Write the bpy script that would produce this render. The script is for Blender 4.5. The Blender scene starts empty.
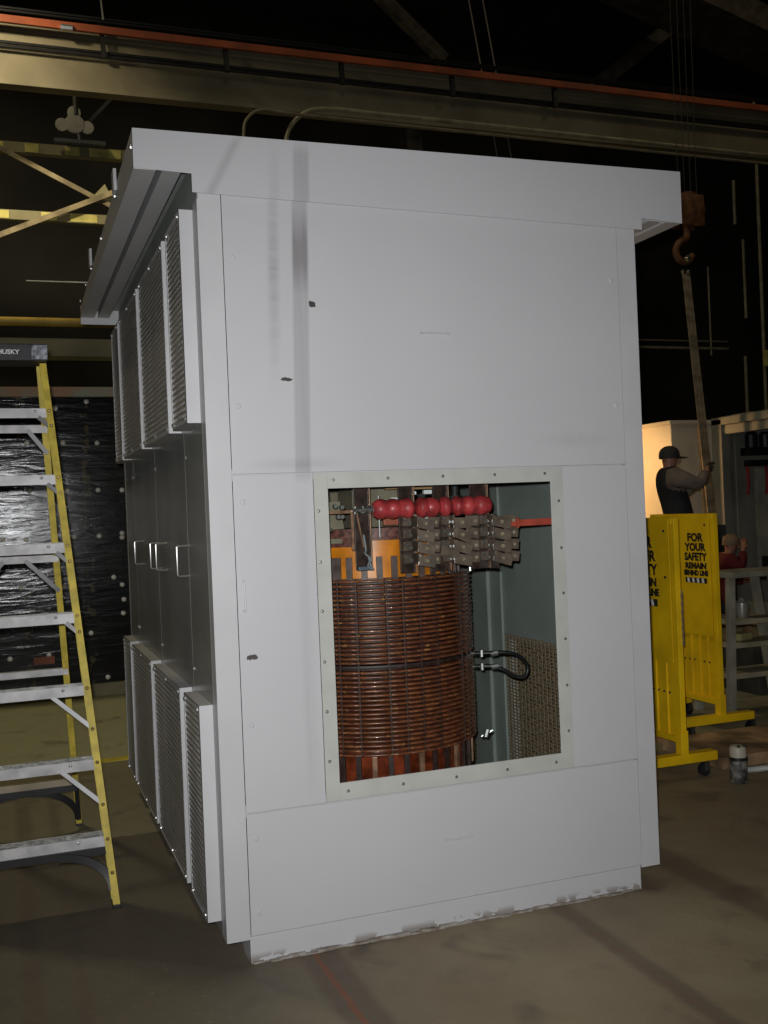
import bpy, bmesh, math, random
from mathutils import Vector, Matrix
random.seed(7)
S = bpy.context.scene
COL = S.collection
PI = math.pi
V = Vector

# ------------------------------------------------------------------ materials
def srgb(r, g, b):
    f = lambda c: (c/255/12.92) if c/255 <= .04045 else ((c/255+.055)/1.055)**2.4
    return (f(r), f(g), f(b), 1)

MATS = {}
def mat(name, col, rough=.5, metal=0, noise=.12, scale=6, bump=0, bscale=60, coat=0, col2=None, spec=.5, trans=0, ior=None):
    if name in MATS: return MATS[name]
    m = bpy.data.materials.new(name); m.use_nodes = True
    nt = m.node_tree; N = nt.nodes; L = nt.links
    b = N['Principled BSDF']
    b.inputs['Roughness'].default_value = rough
    b.inputs['Metallic'].default_value = metal
    b.inputs['Coat Weight'].default_value = coat
    b.inputs['Coat Roughness'].default_value = .08
    b.inputs['Specular IOR Level'].default_value = spec
    tc = N.new('ShaderNodeTexCoord')
    nz = N.new('ShaderNodeTexNoise'); nz.inputs['Scale'].default_value = scale; nz.inputs['Detail'].default_value = 5
    L.new(tc.outputs['Object'], nz.inputs['Vector'])
    mx = N.new('ShaderNodeMix'); mx.data_type = 'RGBA'
    c2 = col2 if col2 else tuple(c*(1-noise*2.2) for c in col[:3])+(1,)
    c1 = col if col2 else tuple(min(1, c*(1+noise)) for c in col[:3])+(1,)
    mx.inputs[6].default_value = c1; mx.inputs[7].default_value = c2
    rp = N.new('ShaderNodeMapRange'); rp.inputs[1].default_value = .35; rp.inputs[2].default_value = .65
    L.new(nz.outputs['Fac'], rp.inputs[0]); L.new(rp.outputs[0], mx.inputs[0])
    L.new(mx.outputs[2], b.inputs['Base Color'])
    if bump:
        n2 = N.new('ShaderNodeTexNoise'); n2.inputs['Scale'].default_value = bscale; n2.inputs['Detail'].default_value = 3
        L.new(tc.outputs['Object'], n2.inputs['Vector'])
        bp = N.new('ShaderNodeBump'); bp.inputs['Strength'].default_value = bump; bp.inputs['Distance'].default_value = .01
        L.new(n2.outputs['Fac'], bp.inputs['Height']); L.new(bp.outputs['Normal'], b.inputs['Normal'])
    MATS[name] = m
    return m

class NB:
    """tiny node-math helper"""
    def __init__(s, m): s.nt = m.node_tree; s.N = s.nt.nodes; s.L = s.nt.links
    def m(s, op, a, b=None, c=None, clamp=False):
        n = s.N.new('ShaderNodeMath'); n.operation = op; n.use_clamp = clamp
        for i, v in enumerate((a, b, c)):
            if v is None: continue
            if isinstance(v, (int, float)): n.inputs[i].default_value = v
            else: s.L.new(v, n.inputs[i])
        return n.outputs[0]
    def xyz(s, kind='Object'):
        t = s.N.new('ShaderNodeTexCoord'); x = s.N.new('ShaderNodeSeparateXYZ'); s.L.new(t.outputs[kind], x.inputs[0])
        return x.outputs, t.outputs[kind]
    def band(s, v, a, b, soft):
        """1 inside [a,b], soft edges"""
        r1 = s.m('DIVIDE', s.m('SUBTRACT', v, a), soft, clamp=True)
        r2 = s.m('DIVIDE', s.m('SUBTRACT', b, v), soft, clamp=True)
        return s.m('MULTIPLY', r1, r2)
    def noise(s, vec, scale, detail=4, dist=0):
        n = s.N.new('ShaderNodeTexNoise'); n.inputs['Scale'].default_value = scale; n.inputs['Detail'].default_value = detail
        n.inputs['Distortion'].default_value = dist
        s.L.new(vec, n.inputs['Vector']); return n.outputs['Fac']
    def mixc(s, f, a, b):
        x = s.N.new('ShaderNodeMix'); x.data_type = 'RGBA'
        for i, v in ((0, f), (6, a), (7, b)):
            if isinstance(v, (tuple, float, int)): x.inputs[i].default_value = v
            else: s.L.new(v, x.inputs[i])
        return x.outputs[2]

GREY = (.465, .463, .468, 1)
paint = mat('cabinet_grey_paint', GREY, .42, noise=.03, scale=3, bump=.05, bscale=300)
shaded_paint = mat('cabinet_grey_shaded', (.25, .255, .245, 1), .27, noise=.05, scale=3, bump=.03, bscale=200)  # cabinet grey darkened to carry the shade on the side doors
inner_paint = mat('cabinet_inner_paint', (.31, .335, .315, 1), .5, noise=.05, scale=5)
frame_grey = mat('window_frame_grey', (.42, .425, .385, 1), .55, noise=.04, scale=8)

# stained paint for the front panels and the roof fascia (dirt with its own shape)
def stained():
    m = bpy.data.materials.new('stained_grey_paint'); m.use_nodes = True
    n = NB(m); b = n.N['Principled BSDF']; b.inputs['Roughness'].default_value = .42
    (x, y, z), vec = n.xyz()
    lo = n.noise(vec, 2.2, 4); fine = n.noise(vec, 70, 5)
    base = n.mixc(n.m('MULTIPLY', lo, .9), (GREY[0]*1.04, GREY[1]*1.04, GREY[2]*1.04, 1), (GREY[0]*.92, GREY[1]*.92, GREY[2]*.93, 1))
    mp = n.N.new('ShaderNodeMapping'); mp.inputs['Scale'].default_value = (60, 1, 1.5); n.L.new(vec, mp.inputs[0])
    streak = n.noise(mp.outputs[0], 1, 3)
    mp2 = n.N.new('ShaderNodeMapping'); mp2.inputs['Scale'].default_value = (3, 1, 40); n.L.new(vec, mp2.inputs[0])
    rows = n.noise(mp2.outputs[0], 1, 3)
    # main streak: x shifts slightly with height
    xs = n.m('SUBTRACT', x, n.m('MULTIPLY', n.m('SUBTRACT', z, 1.6), .028))
    s1 = n.m('MULTIPLY', n.band(xs, .294, .358, .010), n.m('ADD', .36, n.m('MULTIPLY', n.band(z, 2.25, 2.55, .12), .5)))
    s1 = n.m('MULTIPLY', s1, n.m('ADD', .62, n.m('MULTIPLY', streak, .7)))
    s1 = n.m('MULTIPLY', s1, n.band(z, 1.60, 2.775, .05))
    s2 = n.m('MULTIPLY', n.band(xs, .205, .258, .02), n.m('MULTIPLY', n.band(z, 1.9, 2.80, .4), n.m('MULTIPLY', rows, .62)))
    # diagonal smudge on the fascia
    dx = n.m('SUBTRACT', x, n.m('MULTIPLY', n.m('SUBTRACT', z, 2.50), .52))
    s3 = n.m('MULTIPLY', n.band(dx, -.022, .028, .022), n.m('MULTIPLY', n.band(z, 2.46, 2.79, .05), .30))
    s4 = n.m('MULTIPLY', n.band(z, 1.648, 1.70, .02), n.m('MULTIPLY', n.band(x, .12, .50, .12), n.m('MULTIPLY', rows, .30)))
    # dusty drips right of the window top and down the left middle panel
    s5 = n.m('MULTIPLY', n.band(z, 1.70, 1.78, .04), n.m('MULTIPLY', n.band(x, 1.2, 1.6, .15), n.m('MULTIPLY', streak, .22)))
    s6 = n.m('MULTIPLY', n.band(x, .285, .345, .03), n.m('MULTIPLY', n.band(z, .50, 1.64, .2), n.m('MULTIPLY', streak, .25)))
    st = s1
    for q in (s2, s3, s4, s5, s6): st = n.m('ADD', st, q)
    st = n.m('MINIMUM', st, .8)
    c = n.mixc(st, base, (.17, .155, .16, 1))
    # chipped spots
    def spot(px, pz, rx, rz):
        a = n.m('DIVIDE', n.m('SUBTRACT', x, px), rx); d = n.m('DIVIDE', n.m('SUBTRACT', z, pz), rz)
        r = n.m('ADD', n.m('MULTIPLY', a, a), n.m('MULTIPLY', d, d))
        r = n.m('ADD', r, n.m('MULTIPLY', n.m('SUBTRACT', fine, .5), 4.0))
        return n.m('MULTIPLY', n.m('SUBTRACT', 1.15, r), 4, clamp=True)
    ch = spot(.383, 2.222, .014, .010)
    for q in ((.283, 1.963, .017, .007), (.126, 1.027, .017, .009)): ch = n.m('MAXIMUM', ch, spot(*q))
    c = n.mixc(ch, c, (.05, .04, .04, 1))
    # scuffed lower edge
    sc = n.m('MULTIPLY', n.band(z, -.02, .035, .02), n.m('GREATER_THAN', n.noise(vec, 18, 4), .52))
    c = n.mixc(n.m('MULTIPLY', sc, .7), c, (.16, .13, .10, 1))
    n.L.new(c, b.inputs['Base Color'])
    bp = n.N.new('ShaderNodeBump'); bp.inputs['Strength'].default_value = .04; n.L.new(n.noise(vec, 250, 2), bp.inputs['Height'])
    n.L.new(bp.outputs[0], b.inputs['Normal'])
    return m
front_paint = stained()

def perforated(name, col, rough, metal, hd=.30, bd=.016, pz=.021, py=.026, stag=.5):
    """sheet in the y-z plane with staggered round holes"""
    m = bpy.data.materials.new(name); m.use_nodes = True
    n = NB(m); b = n.N['Principled BSDF']; b.inputs['Roughness'].default_value = rough; b.inputs['Metallic'].default_value = metal
    b.inputs['Base Color'].default_value = col
    (x, y, z), vec = n.xyz()
    row = n.m('DIVIDE', z, pz); r = n.m('FRACT', row); par = n.m('MODULO', n.m('FLOOR', row), 2)
    cx = n.m('FRACT', n.m('ADD', n.m('DIVIDE', y, py), n.m('MULTIPLY', par, stag)))
    a = n.m('ABSOLUTE', n.m('SUBTRACT', cx, .5)); d = n.m('ABSOLUTE', n.m('SUBTRACT', r, .5))
    hole = n.m('MULTIPLY', n.m('LESS_THAN', a, .34), n.m('LESS_THAN', d, hd))
    lip = n.m('MAXIMUM', n.m('MULTIPLY', n.m('SUBTRACT', .5, a), 5.5, clamp=True), 0)
    lip2 = n.m('MULTIPLY', n.m('SUBTRACT', .5, d), 4, clamp=True)
    bp = n.N.new('ShaderNodeBump'); bp.inputs['Strength'].default_value = 1; bp.inputs['Distance'].default_value = bd
    n.L.new(n.m('MULTIPLY', lip, lip2), bp.inputs['Height']); n.L.new(bp.outputs[0], b.inputs['Normal'])
    tr = n.N.new('ShaderNodeBsdfTransparent'); mx = n.N.new('ShaderNodeMixShader')
    n.L.new(hole, mx.inputs[0]); n.L.new(b.outputs[0], mx.inputs[1]); n.L.new(tr.outputs[0], mx.inputs[2])
    n.L.new(mx.outputs[0], n.N['Material Output'].inputs['Surface'])
    return m
perf = perforated('perforated_sheet_metal', (.62, .58, .50, 1), .45, .0)
perf_in = perforated('perforated_screen_tan', (.40, .28, .17, 1), .6, .0, .24, .003, .0165, .036, .0)

steel = mat('zinc_steel', (.62, .62, .60, 1), .3, .9, noise=.05)
alum = mat('worn_aluminium', (.50, .49, .485, 1), .6, .25, noise=.12, scale=14, bump=.05)
alum_brace = mat('dull_aluminium_brace', (.30, .30, .30, 1), .45, .5, noise=.1)
alum_grooved = mat('grooved_aluminium_tread', (.34, .34, .32, 1), .5, .6, noise=.2, scale=30, bump=.3, bscale=150)
fiber = mat('yellow_fibreglass', (.56, .435, .055, 1), .6, noise=.12, scale=18, bump=.04)
blackp = mat('black_plastic', (.012, .012, .014, 1), .45, noise=.2)
cap_black = mat('scuffed_black_plastic', (.012, .012, .014, 1), .6, scale=60, col2=(.03, .03, .035, 1))
white_ink = mat('white_print', (.75, .75, .75, 1), .6, noise=.02)
black_ink = mat('black_print', (.015, .013, .01, 1), .6, noise=.02)
safety = mat('safety_yellow_paint', (.80, .50, .004, 1), .5, noise=.08, scale=5, bump=.03)
dark_steel = mat('dark_painted_steel', (.035, .035, .03, 1), .6, noise=.25)
rust_steel = mat('brown_roof_steel', (.055, .042, .03, 1), .7, noise=.3)
beam_paint = mat('cream_beam_paint', (.19, .165, .105, 1), .7, noise=.12, scale=1.5)
orange_rail = mat('orange_conductor', (.34, .075, .025, 1), .6, noise=.15, scale=3)
olive_paint = mat('olive_beam_paint', (.22, .20, .11, 1), .7, noise=.15, scale=2)
haz = mat('faded_yellow_paint', (.60, .54, .16, 1), .7, noise=.2, scale=4)
pipe_yellow = mat('yellow_pipe_paint', (.48, .32, .05, 1), .5, noise=.2, scale=3)
enc_grey = mat('enclosure_grey', (.26, .26, .22, 1), .6, noise=.12, scale=2)
enc_dark = mat('enclosure_dark', (.09, .10, .10, 1), .6, noise=.15, scale=2)
cream = mat('cream_enclosure_paint', (.72, .66, .52, 1), .6, noise=.06, scale=1.5)
red_rubber = mat('red_cable', (.30, .02, .02, 1), .5, noise=.1)
hook_mat = mat('rusty_orange_hook_paint', (.20, .085, .035, 1), .6, noise=.3, scale=8)
sling_mat = mat('beige_sling_webbing', (.34, .27, .17, 1), .9, noise=.2, scale=10)
wood = mat('worn_plywood', (.30, .19, .10, 1), .8, noise=.3, scale=5)
cardboard = mat('cardboard_brown', (.36, .20, .09, 1), .85, noise=.1)
ins_red = mat('red_insulator_epoxy', (.50, .048, .052, 1), .45, noise=.2, scale=25, coat=.15)
strap_red = mat('red_fibre_bar', (.50, .075, .045, 1), .5, noise=.1, scale=20)
varn = mat('dark_varnish_copper', (.05, .026, .02, 1), .4, .1, noise=.3, scale=30, coat=.3)
pad_mat = mat('varnished_terminal_copper', (.15, .105, .078, 1), .42, .15, noise=.16, scale=25, coat=.15)
edge_cu = mat('copper_edge', (.34, .18, .11, 1), .4, .3, noise=.2, scale=30)
amber = mat('amber_insulation_sheet', (.85, .26, .008, 1), .35, noise=.18, scale=9, coat=.3)
amber_dark = mat('amber_red_resin', (.20, .035, .012, 1), .2, noise=.3, scale=18, coat=.6)
spacer_mat = mat('brown_spacer_board', (.045, .022, .018, 1), .5, noise=.25, scale=40)
stick_mat = mat('grey_brown_duct_stick', (.13, .085, .075, 1), .5, noise=.2, scale=30)
core_mat = mat('beige_core_clamp', (.26, .22, .15, 1), .6, noise=.12, scale=8)
black_cable = mat('black_cable', (.012, .012, .013, 1), .4, noise=.1)
glint_white = mat('white_metal_glint', (.88, .88, .9, 1), .5, noise=.01)  # plain white painted in for the flash glinting on metal pads
salmon = mat('salmon_copper_block', (.50, .14, .08, 1), .4, noise=.1, scale=20)

def winding_mat():
    m = bpy.data.materials.new('varnished_disc_winding'); m.use_nodes = True
    n = NB(m); b = n.N['Principled BSDF']
    b.inputs['Roughness'].default_value = .3; b.inputs['Coat Weight'].default_value = 1; b.inputs['Coat Roughness'].default_value = .04
    (x, y, z), vec = n.xyz()
    mp = n.N.new('ShaderNodeMapping'); mp.inputs['Scale'].default_value = (1, 1, 3); n.L.new(vec, mp.inputs[0])
    a = n.noise(mp.outputs[0], 22, 5)
    c = n.mixc(n.m('MULTIPLY', n.m('SUBTRACT', a, .35), 3.3, clamp=True), (.12, .036, .025, 1), (.29, .095, .04, 1))
    g = n.noise(vec, 60, 3)
    c = n.mixc(n.m('MULTIPLY', n.m('SUBTRACT', g, .60), 9, clamp=True), c, (.52, .25, .08, 1))
    n.L.new(c, b.inputs['Base Color'])
    bp = n.N.new('ShaderNodeBump'); bp.inputs['Strength'].default_value = .12; bp.inputs['Distance'].default_value = .003
    n.L.new(n.noise(vec, 130, 3), bp.inputs['Height']); n.L.new(bp.outputs[0], b.inputs['Normal'])
    return m
winding_m = winding_mat()

def floor_mat():
    m = bpy.data.materials.new('stained_concrete'); m.use_nodes = True
    n = NB(m); b = n.N['Principled BSDF']
    (x, y, z), vec = n.xyz()
    a = n.noise(vec, 1.6, 8, .4); a2 = n.noise(vec, 9, 6); a3 = n.noise(vec, 45, 3)
    near = n.mixc(n.m('MULTIPLY', n.m('SUBTRACT', a, .3), 2.4, clamp=True), (.18, .135, .082, 1), (.27, .22, .13, 1))
    olive = n.mixc(a2, (.20, .18, .11, 1), (.25, .22, .14, 1))
    paint_ = n.mixc(a2, (.34, .34, .19, 1), (.40, .385, .235, 1))
    # shade beside the ladder painted into the floor colour, left and near
    floor_shade = n.m('MULTIPLY', n.m('DIVIDE', n.m('SUBTRACT', n.m('ADD', .75, n.m('MULTIPLY', a, .5)), n.m('ADD', x, .35)), .7, clamp=True), n.m('LESS_THAN', n.m('ADD', y, n.m('MULTIPLY', n.m('SUBTRACT', a2, .5), .10)), 1.66))
    c = n.mixc(n.m('GREATER_THAN', y, 1.66), near, olive)
    c = n.mixc(n.m('MULTIPLY', floor_shade, .75), c, (.075, .066, .052, 1))
    c = n.mixc(n.m('MULTIPLY', n.m('GREATER_THAN', y, 3.36), n.m('LESS_THAN', x, 3)), c, paint_)
    # speckle and pale patches
    c = n.mixc(n.m('MULTIPLY', n.m('SUBTRACT', a3, .62), 3, clamp=True), c, (.30, .25, .18, 1))
    c = n.mixc(n.m('MULTIPLY', n.m('SUBTRACT', n.noise(vec, 3.3, 6, .8), .58), 4, clamp=True), c, (.075, .06, .05, 1))
    # rusty tyre / rail tracks running along y
    e = n.m('MULTIPLY', n.m('SUBTRACT', a2, .5), .03)
    xx = n.m('ADD', x, e)
    t1 = n.band(xx, .225, .395, .03); t2 = n.band(xx, 1.19, 1.30, .03); t3 = n.band(xx, 1.80, 2.0, .05)
    t4 = n.m('MULTIPLY', n.band(xx, -.66, -.56, .03), .7); t5 = n.m('MULTIPLY', n.band(xx, -.50, -.42, .03), .6)
    t = t1
    for q in (t2, t3, t4, t5): t = n.m('MAXIMUM', t, q)
    t = n.m('MULTIPLY', t, n.m('LESS_THAN', y, 2.6))
    c = n.mixc(n.m('MULTIPLY', t, .55), c, (.085, .060, .045, 1))
    red = n.m('MAXIMUM', n.band(xx, .285, .312, .006), n.m('MULTIPLY', n.band(xx, 1.225, 1.252, .01), .3))
    c = n.mixc(n.m('MULTIPLY', red, .75), c, (.22, .075, .035, 1))
    n.L.new(c, b.inputs['Base Color'])
    n.L.new(n.m('ADD', .45, n.m('MULTIPLY', a2, .4)), b.inputs['Roughness'])
    bp = n.N.new('ShaderNodeBump'); bp.inputs['Strength'].default_value = .25; bp.inputs['Distance'].default_value = .01
    n.L.new(n.m('ADD', a2, n.m('MULTIPLY', a3, .4)), bp.inputs['Height']); n.L.new(bp.outputs[0], b.inputs['Normal'])
    return m
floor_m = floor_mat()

def plastic_sheet():
    m = bpy.data.materials.new('wrinkled_black_plastic_sheet'); m.use_nodes = True
    n = NB(m); b = n.N['Principled BSDF']
    (x, y, z), vec = n.xyz()
    b.inputs['Roughness'].default_value = .16; b.inputs['Specular IOR Level'].default_value = .36
    mp = n.N.new('ShaderNodeMapping'); mp.inputs['Scale'].default_value = (1.2, 1, 9); n.L.new(vec, mp.inputs[0])
    w = n.noise(mp.outputs[0], 2.2, 6, .6)
    a = n.noise(vec, 5, 5)
    c = n.mixc(n.m('MULTIPLY', n.m('SUBTRACT', a, .5), 2.5, clamp=True), (.007, .008, .009, 1), (.020, .020, .015, 1))
    # faint printed marks in vertical runs
    run = n.m('LESS_THAN', n.m('FRACT', n.m('DIVIDE', x, .52)), .13)
    pr = n.m('MULTIPLY', run, n.m('GREATER_THAN', n.noise(vec, 16, 2), .56))
    c = n.mixc(n.m('MULTIPLY', pr, .6), c, (.10, .085, .03, 1))
    n.L.new(c, b.inputs['Base Color'])
    bp = n.N.new('ShaderNodeBump'); bp.inputs['Strength'].default_value = .19; bp.inputs['Distance'].default_value = .02
    n.L.new(w, bp.inputs['Height']); n.L.new(bp.outputs[0], b.inputs['Normal'])
    return m
sheet_m = plastic_sheet()

def pane_mat():
    m = bpy.data.materials.new('clear_acrylic_pane'); m.use_nodes = True
    n = NB(m)
    tr = n.N.new('ShaderNodeBsdfTransparent'); tr.inputs[0].default_value = (.93, .95, .94, 1)
    gl = n.N.new('ShaderNodeBsdfGlossy'); gl.inputs['Roughness'].default_value = .03
    fr = n.N.new('ShaderNodeFresnel'); fr.inputs[0].default_value = 1.3
    mx = n.N.new('ShaderNodeMixShader'); n.L.new(fr.outputs[0], mx.inputs[0]); n.L.new(tr.outputs[0], mx.inputs[1]); n.L.new(gl.outputs[0], mx.inputs[2])
    n.L.new(mx.outputs[0], n.N['Material Output'].inputs['Surface'])
    return m
pane_m = pane_mat()

# ------------------------------------------------------------------ mesh helpers (world coordinates)
class MB:
    def __init__(s): s.bm = bmesh.new()
    def box(s, x0, x1, y0, y1, z0, z1, bev=0, M=None):
        r = bmesh.ops.create_cube(s.bm, size=1)
        vs = r['verts']
        bmesh.ops.scale(s.bm, vec=(x1-x0, y1-y0, z1-z0), verts=vs)
        bmesh.ops.translate(s.bm, vec=((x0+x1)/2, (y0+y1)/2, (z0+z1)/2), verts=vs)
        if bev:
            es = list({e for v in vs for e in v.link_edges})
            g = bmesh.ops.bevel(s.bm, geom=es, offset=bev, segments=2, profile=.6, affect='EDGES')
            vs = list({v for f in g['faces'] for v in f.verts} | {v for v in vs if v.is_valid})
        if M is not None: bmesh.ops.transform(s.bm, matrix=M, verts=[v for v in vs if v.is_valid])
        return s
    def obox(s, c, size, rot=(0, 0, 0), bev=0):
        """box centred at c with euler rotation"""
        from mathutils import Euler
        M = Matrix.Translation(c) @ Euler(rot).to_matrix().to_4x4()
        return s.box(-size[0]/2, size[0]/2, -size[1]/2, size[1]/2, -size[2]/2, size[2]/2, bev, M)
    def bar(s, a, b, w, h, up=(0, 0, 1), bev=0):
        a, b = V(a), V(b); d = b-a; L = d.length; z = d.normalized(); u = V(up)
        x = u.cross(z)
        if x.length < 1e-4: x = V((1, 0, 0)).cross(z)
        x.normalize(); y = z.cross(x)
        M = Matrix((( x.x, y.x, z.x, (a.x+b.x)/2), (x.y, y.y, z.y, (a.y+b.y)/2), (x.z, y.z, z.z, (a.z+b.z)/2), (0, 0, 0, 1)))
        return s.box(-w/2, w/2, -h/2, h/2, -L/2, L/2, bev, M)
    def tube(s, pts, r, n=10, closed=False, radii=None):
        pts = [V(p) for p in pts]; rings = []; prev = None
        for i, p in enumerate(pts):
            t = (pts[min(i+1, len(pts)-1)]-pts[max(i-1, 0)]).normalized()
            if prev is None:
                x = t.orthogonal().normalized()
            else:
                x = (prev-t*prev.dot(t)).normalized()
            prev = x; y = t.cross(x); rr = radii[i] if radii else r
            rings.append([s.bm.verts.new(p+(x*math.cos(2*PI*k/n)+y*math.sin(2*PI*k/n))*rr) for k in range(n)])
        for a, b in zip(rings, rings[1:]):
            for k in range(n): s.bm.faces.new((a[k], a[(k+1) % n], b[(k+1) % n], b[k]))
        s.bm.faces.new(rings[0][::-1]); s.bm.faces.new(rings[-1])
        return s
    def cyl(s, a, b, r, n=16, r2=None):
        return s.tube([a, b], r, n, radii=[r, r2 if r2 is not None else r])
    def lathe(s, prof, c, axis='z', n=32):
        """prof: list of (radius, height)"""
        rings = []
        for r, h in prof:
            ring = []
            for k in range(n):
                a = 2*PI*k/n; u, w = r*math.cos(a), r*math.sin(a)
                p = {'z': (u, w, h), 'x': (h, u, w), 'y': (u, h, w)}[axis]
                ring.append(s.bm.verts.new(V(c)+V(p)))
            rings.append(ring)
        for a, b in zip(rings, rings[1:]):
            for k in range(n): s.bm.faces.new((a[k], a[(k+1) % n], b[(k+1) % n], b[k]))
        s.bm.faces.new(rings[0][::-1]); s.bm.faces.new(rings[-1])
        return s
    def prism(s, poly, axis, a, b):
        """poly of 2-D points extruded along axis: 'y' -> (x,z), 'x' -> (y,z), 'z' -> (x,y)"""
        f = {'y': lambda p, t: (p[0], t, p[1]), 'x': lambda p, t: (t, p[0], p[1]), 'z': lambda p, t: (p[0], p[1], t)}[axis]
        A = [s.bm.verts.new(f(p, a)) for p in poly]; B = [s.bm.verts.new(f(p, b)) for p in poly]
        s.bm.faces.new(A); s.bm.faces.new(B[::-1])
        n = len(poly)
        for k in range(n): s.bm.faces.new((A[k], B[k], B[(k+1) % n], A[(k+1) % n]))
        return s
    def build(s, name, m, parent=None, smooth=None, label=None):
        bmesh.ops.recalc_face_normals(s.bm, faces=s.bm.faces)
        me = bpy.data.meshes.new(name)
        s.bm.to_mesh(me); s.bm.free()
        me.materials.append(m)
        o = bpy.data.objects.new(name, me); COL.objects.link(o)
        if smooth is not None:
            for p in me.polygons: p.use_smooth = True
            me.set_sharp_from_angle(angle=math.radians(smooth))
        if parent is not None: adopt(o, parent)
        if label: o['label'] = label
        return o

def split(mb, name, m, parent=None, smooth=None, label=None):
    """one object per loose piece of the mesh"""
    bm = mb.bm; bm.verts.ensure_lookup_table(); seen = set(); out = []
    for v in bm.verts:
        if v in seen: continue
        st = [v]; comp = []; seen.add(v)
        while st:
            q = st.pop(); comp.append(q)
            for e in q.link_edges:
                o = e.other_vert(q)
                if o not in seen: seen.add(o); st.append(o)
        n = MB(); mp = {q: n.bm.verts.new(q.co) for q in comp}
        for f in {f for q in comp for f in q.link_faces}: n.bm.faces.new([mp[q] for q in f.verts])
        out.append(n.build(name, m, parent, smooth, label))
    bm.free()
    return out

def adopt(o, parent):
    o.parent = parent
    base = parent
    off = V((0, 0, 0))
    while base is not None:
        off += base.location + base.matrix_parent_inverse.translation
        base = base.parent
    o.matrix_parent_inverse = Matrix.Translation(-off)

def thing(name, loc, label, cat, group=None):
    o = bpy.data.objects.new(name, None); COL.objects.link(o); o.location = loc
    o.empty_display_size = .1
    o['label'] = label; o['category'] = cat
    if group: o['group'] = group
    return o

def rebase(o):
    """move a top-level mesh's origin to the centre of its base"""
    me = o.data; xs = [v.co for v in me.vertices]
    c = V(((min(v.x for v in xs)+max(v.x for v in xs))/2, (min(v.y for v in xs)+max(v.y for v in xs))/2, min(v.z for v in xs)))
    me.transform(Matrix.Translation(-c)); o.location = c
    return o
def tag(o, label, cat, group=None):
    rebase(o); o['label'] = label; o['category'] = cat
    if group: o['group'] = group
    return o
GROUPS = {'wall_conduit': 'conduits on the far right wall', 'roof_beam': 'brown steel members under the roof', 'lifting_sling': 'sling legs hanging from the crane hook',
          'hanging_wire': 'thin wires hanging above the enclosure roof', 'curved_conduit': 'conduits rising behind the enclosure', 'horizontal_conduit': 'horizontal conduits behind the sling',
          'safety_barrier': 'yellow safety barriers on wheels', 'person': 'people working behind the barriers'}
def struct(o): o['kind'] = 'structure'; return o

def text_mesh(txt, size, name, m, M, parent, ext=.001, bold=0, xs=1):
    cu = bpy.data.curves.new(name, 'FONT'); cu.body = txt; cu.size = size; cu.extrude = ext; cu.offset = bold
    cu.align_x = 'CENTER'; cu.align_y = 'CENTER'; cu.resolution_u = 3
    t = bpy.data.objects.new(name+'_tmp', cu); COL.objects.link(t)
    dg = bpy.context.evaluated_depsgraph_get()
    me = bpy.data.meshes.new_from_object(t.evaluated_get(dg))
    bpy.data.objects.remove(t)
    me.transform(Matrix.Diagonal((xs, 1, 1, 1))); me.transform(M)
    me.materials.clear(); me.materials.append(m)
    o = bpy.data.objects.new(name, me); COL.objects.link(o); adopt(o, parent)
    return o

# ------------------------------------------------------------------ setting
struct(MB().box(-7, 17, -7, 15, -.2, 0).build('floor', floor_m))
dark_wall = mat('dark_hall_wall', (.014, .013, .011, 1), .9, noise=.3, scale=.6)
struct(MB().box(-7.2, 17.2, 15, 15.2, -.2, 13).build('wall_back', dark_wall))
struct(MB().box(-7.2, -7, -7, 15, -.2, 13).build('wall_left', dark_wall))
struct(MB().box(17, 17.2, -7, 15, -.2, 13).build('wall_right', dark_wall))
struct(MB().box(-7.2, 17.2, -7.2, -7, -.2, 13).build('wall_front', dark_wall))
struct(MB().box(-7.2, 17.2, -7.2, 15.2, 13, 13.2).build('ceiling', mat('dark_roof_deck', (.016, .013, .010, 1), .9, noise=.3, scale=.5)))
stripe_m = mat('floor_stripe_yellow', (.62, .50, .05, 1), .6, noise=.12, scale=12)
struct(MB().box(-5, 2.8, 3.27, 3.37, 0, .004).build('trim_1', stripe_m))

# ------------------------------------------------------------------ transformer cabinet
W = 1.6965; SP = .08; D = 2.53
ZP = .086; ZB = .095; Z1 = .505; Z2 = 1.642; Z3 = 2.561
cab = thing('transformer_enclosure', (W/2, D/2, 0), 'tall light grey steel transformer enclosure with overhanging roof and a viewing window in its front', 'transformer')
MB().box(SP, W-SP, .012, D-.02, 0, ZB-.004, .002).build('plinth', front_paint, cab)
# rough sealant line along the base
mb = MB()
random.seed(3)
xx = SP+.01
while xx < W-SP-.06:
    w = random.uniform(.02, .06); h = random.uniform(.004, .012); d = random.uniform(.004, .018)
    mb.obox((xx+w/2, .012-d/2+.004, h/2), (w*1.3, d+.01, h), (0, 0, random.uniform(-.1, .1)), .003); xx += w*.8
mb.build('sealant_bead', mat('dirty_sealant', (.33, .31, .28, 1), .9, scale=25, col2=(.17, .13, .10, 1)), cab)
def post(x0, x1, y0, y1):
    s = -1 if x0 < .5 else 1
    out = x0 if s < 0 else x1
    mb = MB()
    if y0 < 1:
        mb.box(x0, x1, 0, .003, ZP, Z3+.05, .001)
        mb.box(min(out, out-s*.003), max(out, out-s*.003), .003, y1, ZP, Z3)
        inn = x1 if s < 0 else x0
        mb.box(min(inn, inn+s*.003), max(inn, inn+s*.003), .003, .04, ZP, Z3)
    else:
        mb.box(x0, x1, D-.003, D, ZP, Z3, .001)
        mb.box(min(out, out-s*.003), max(out, out-s*.003), y0, D-.003, ZP, Z3)
    mb.build('corner_post', paint, cab)
post(0, SP, 0, .066); post(W-SP, W, 0, .066)
post(0, SP, D-.05, D); post(W-SP, W, D-.05, D)
g = .0022
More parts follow.
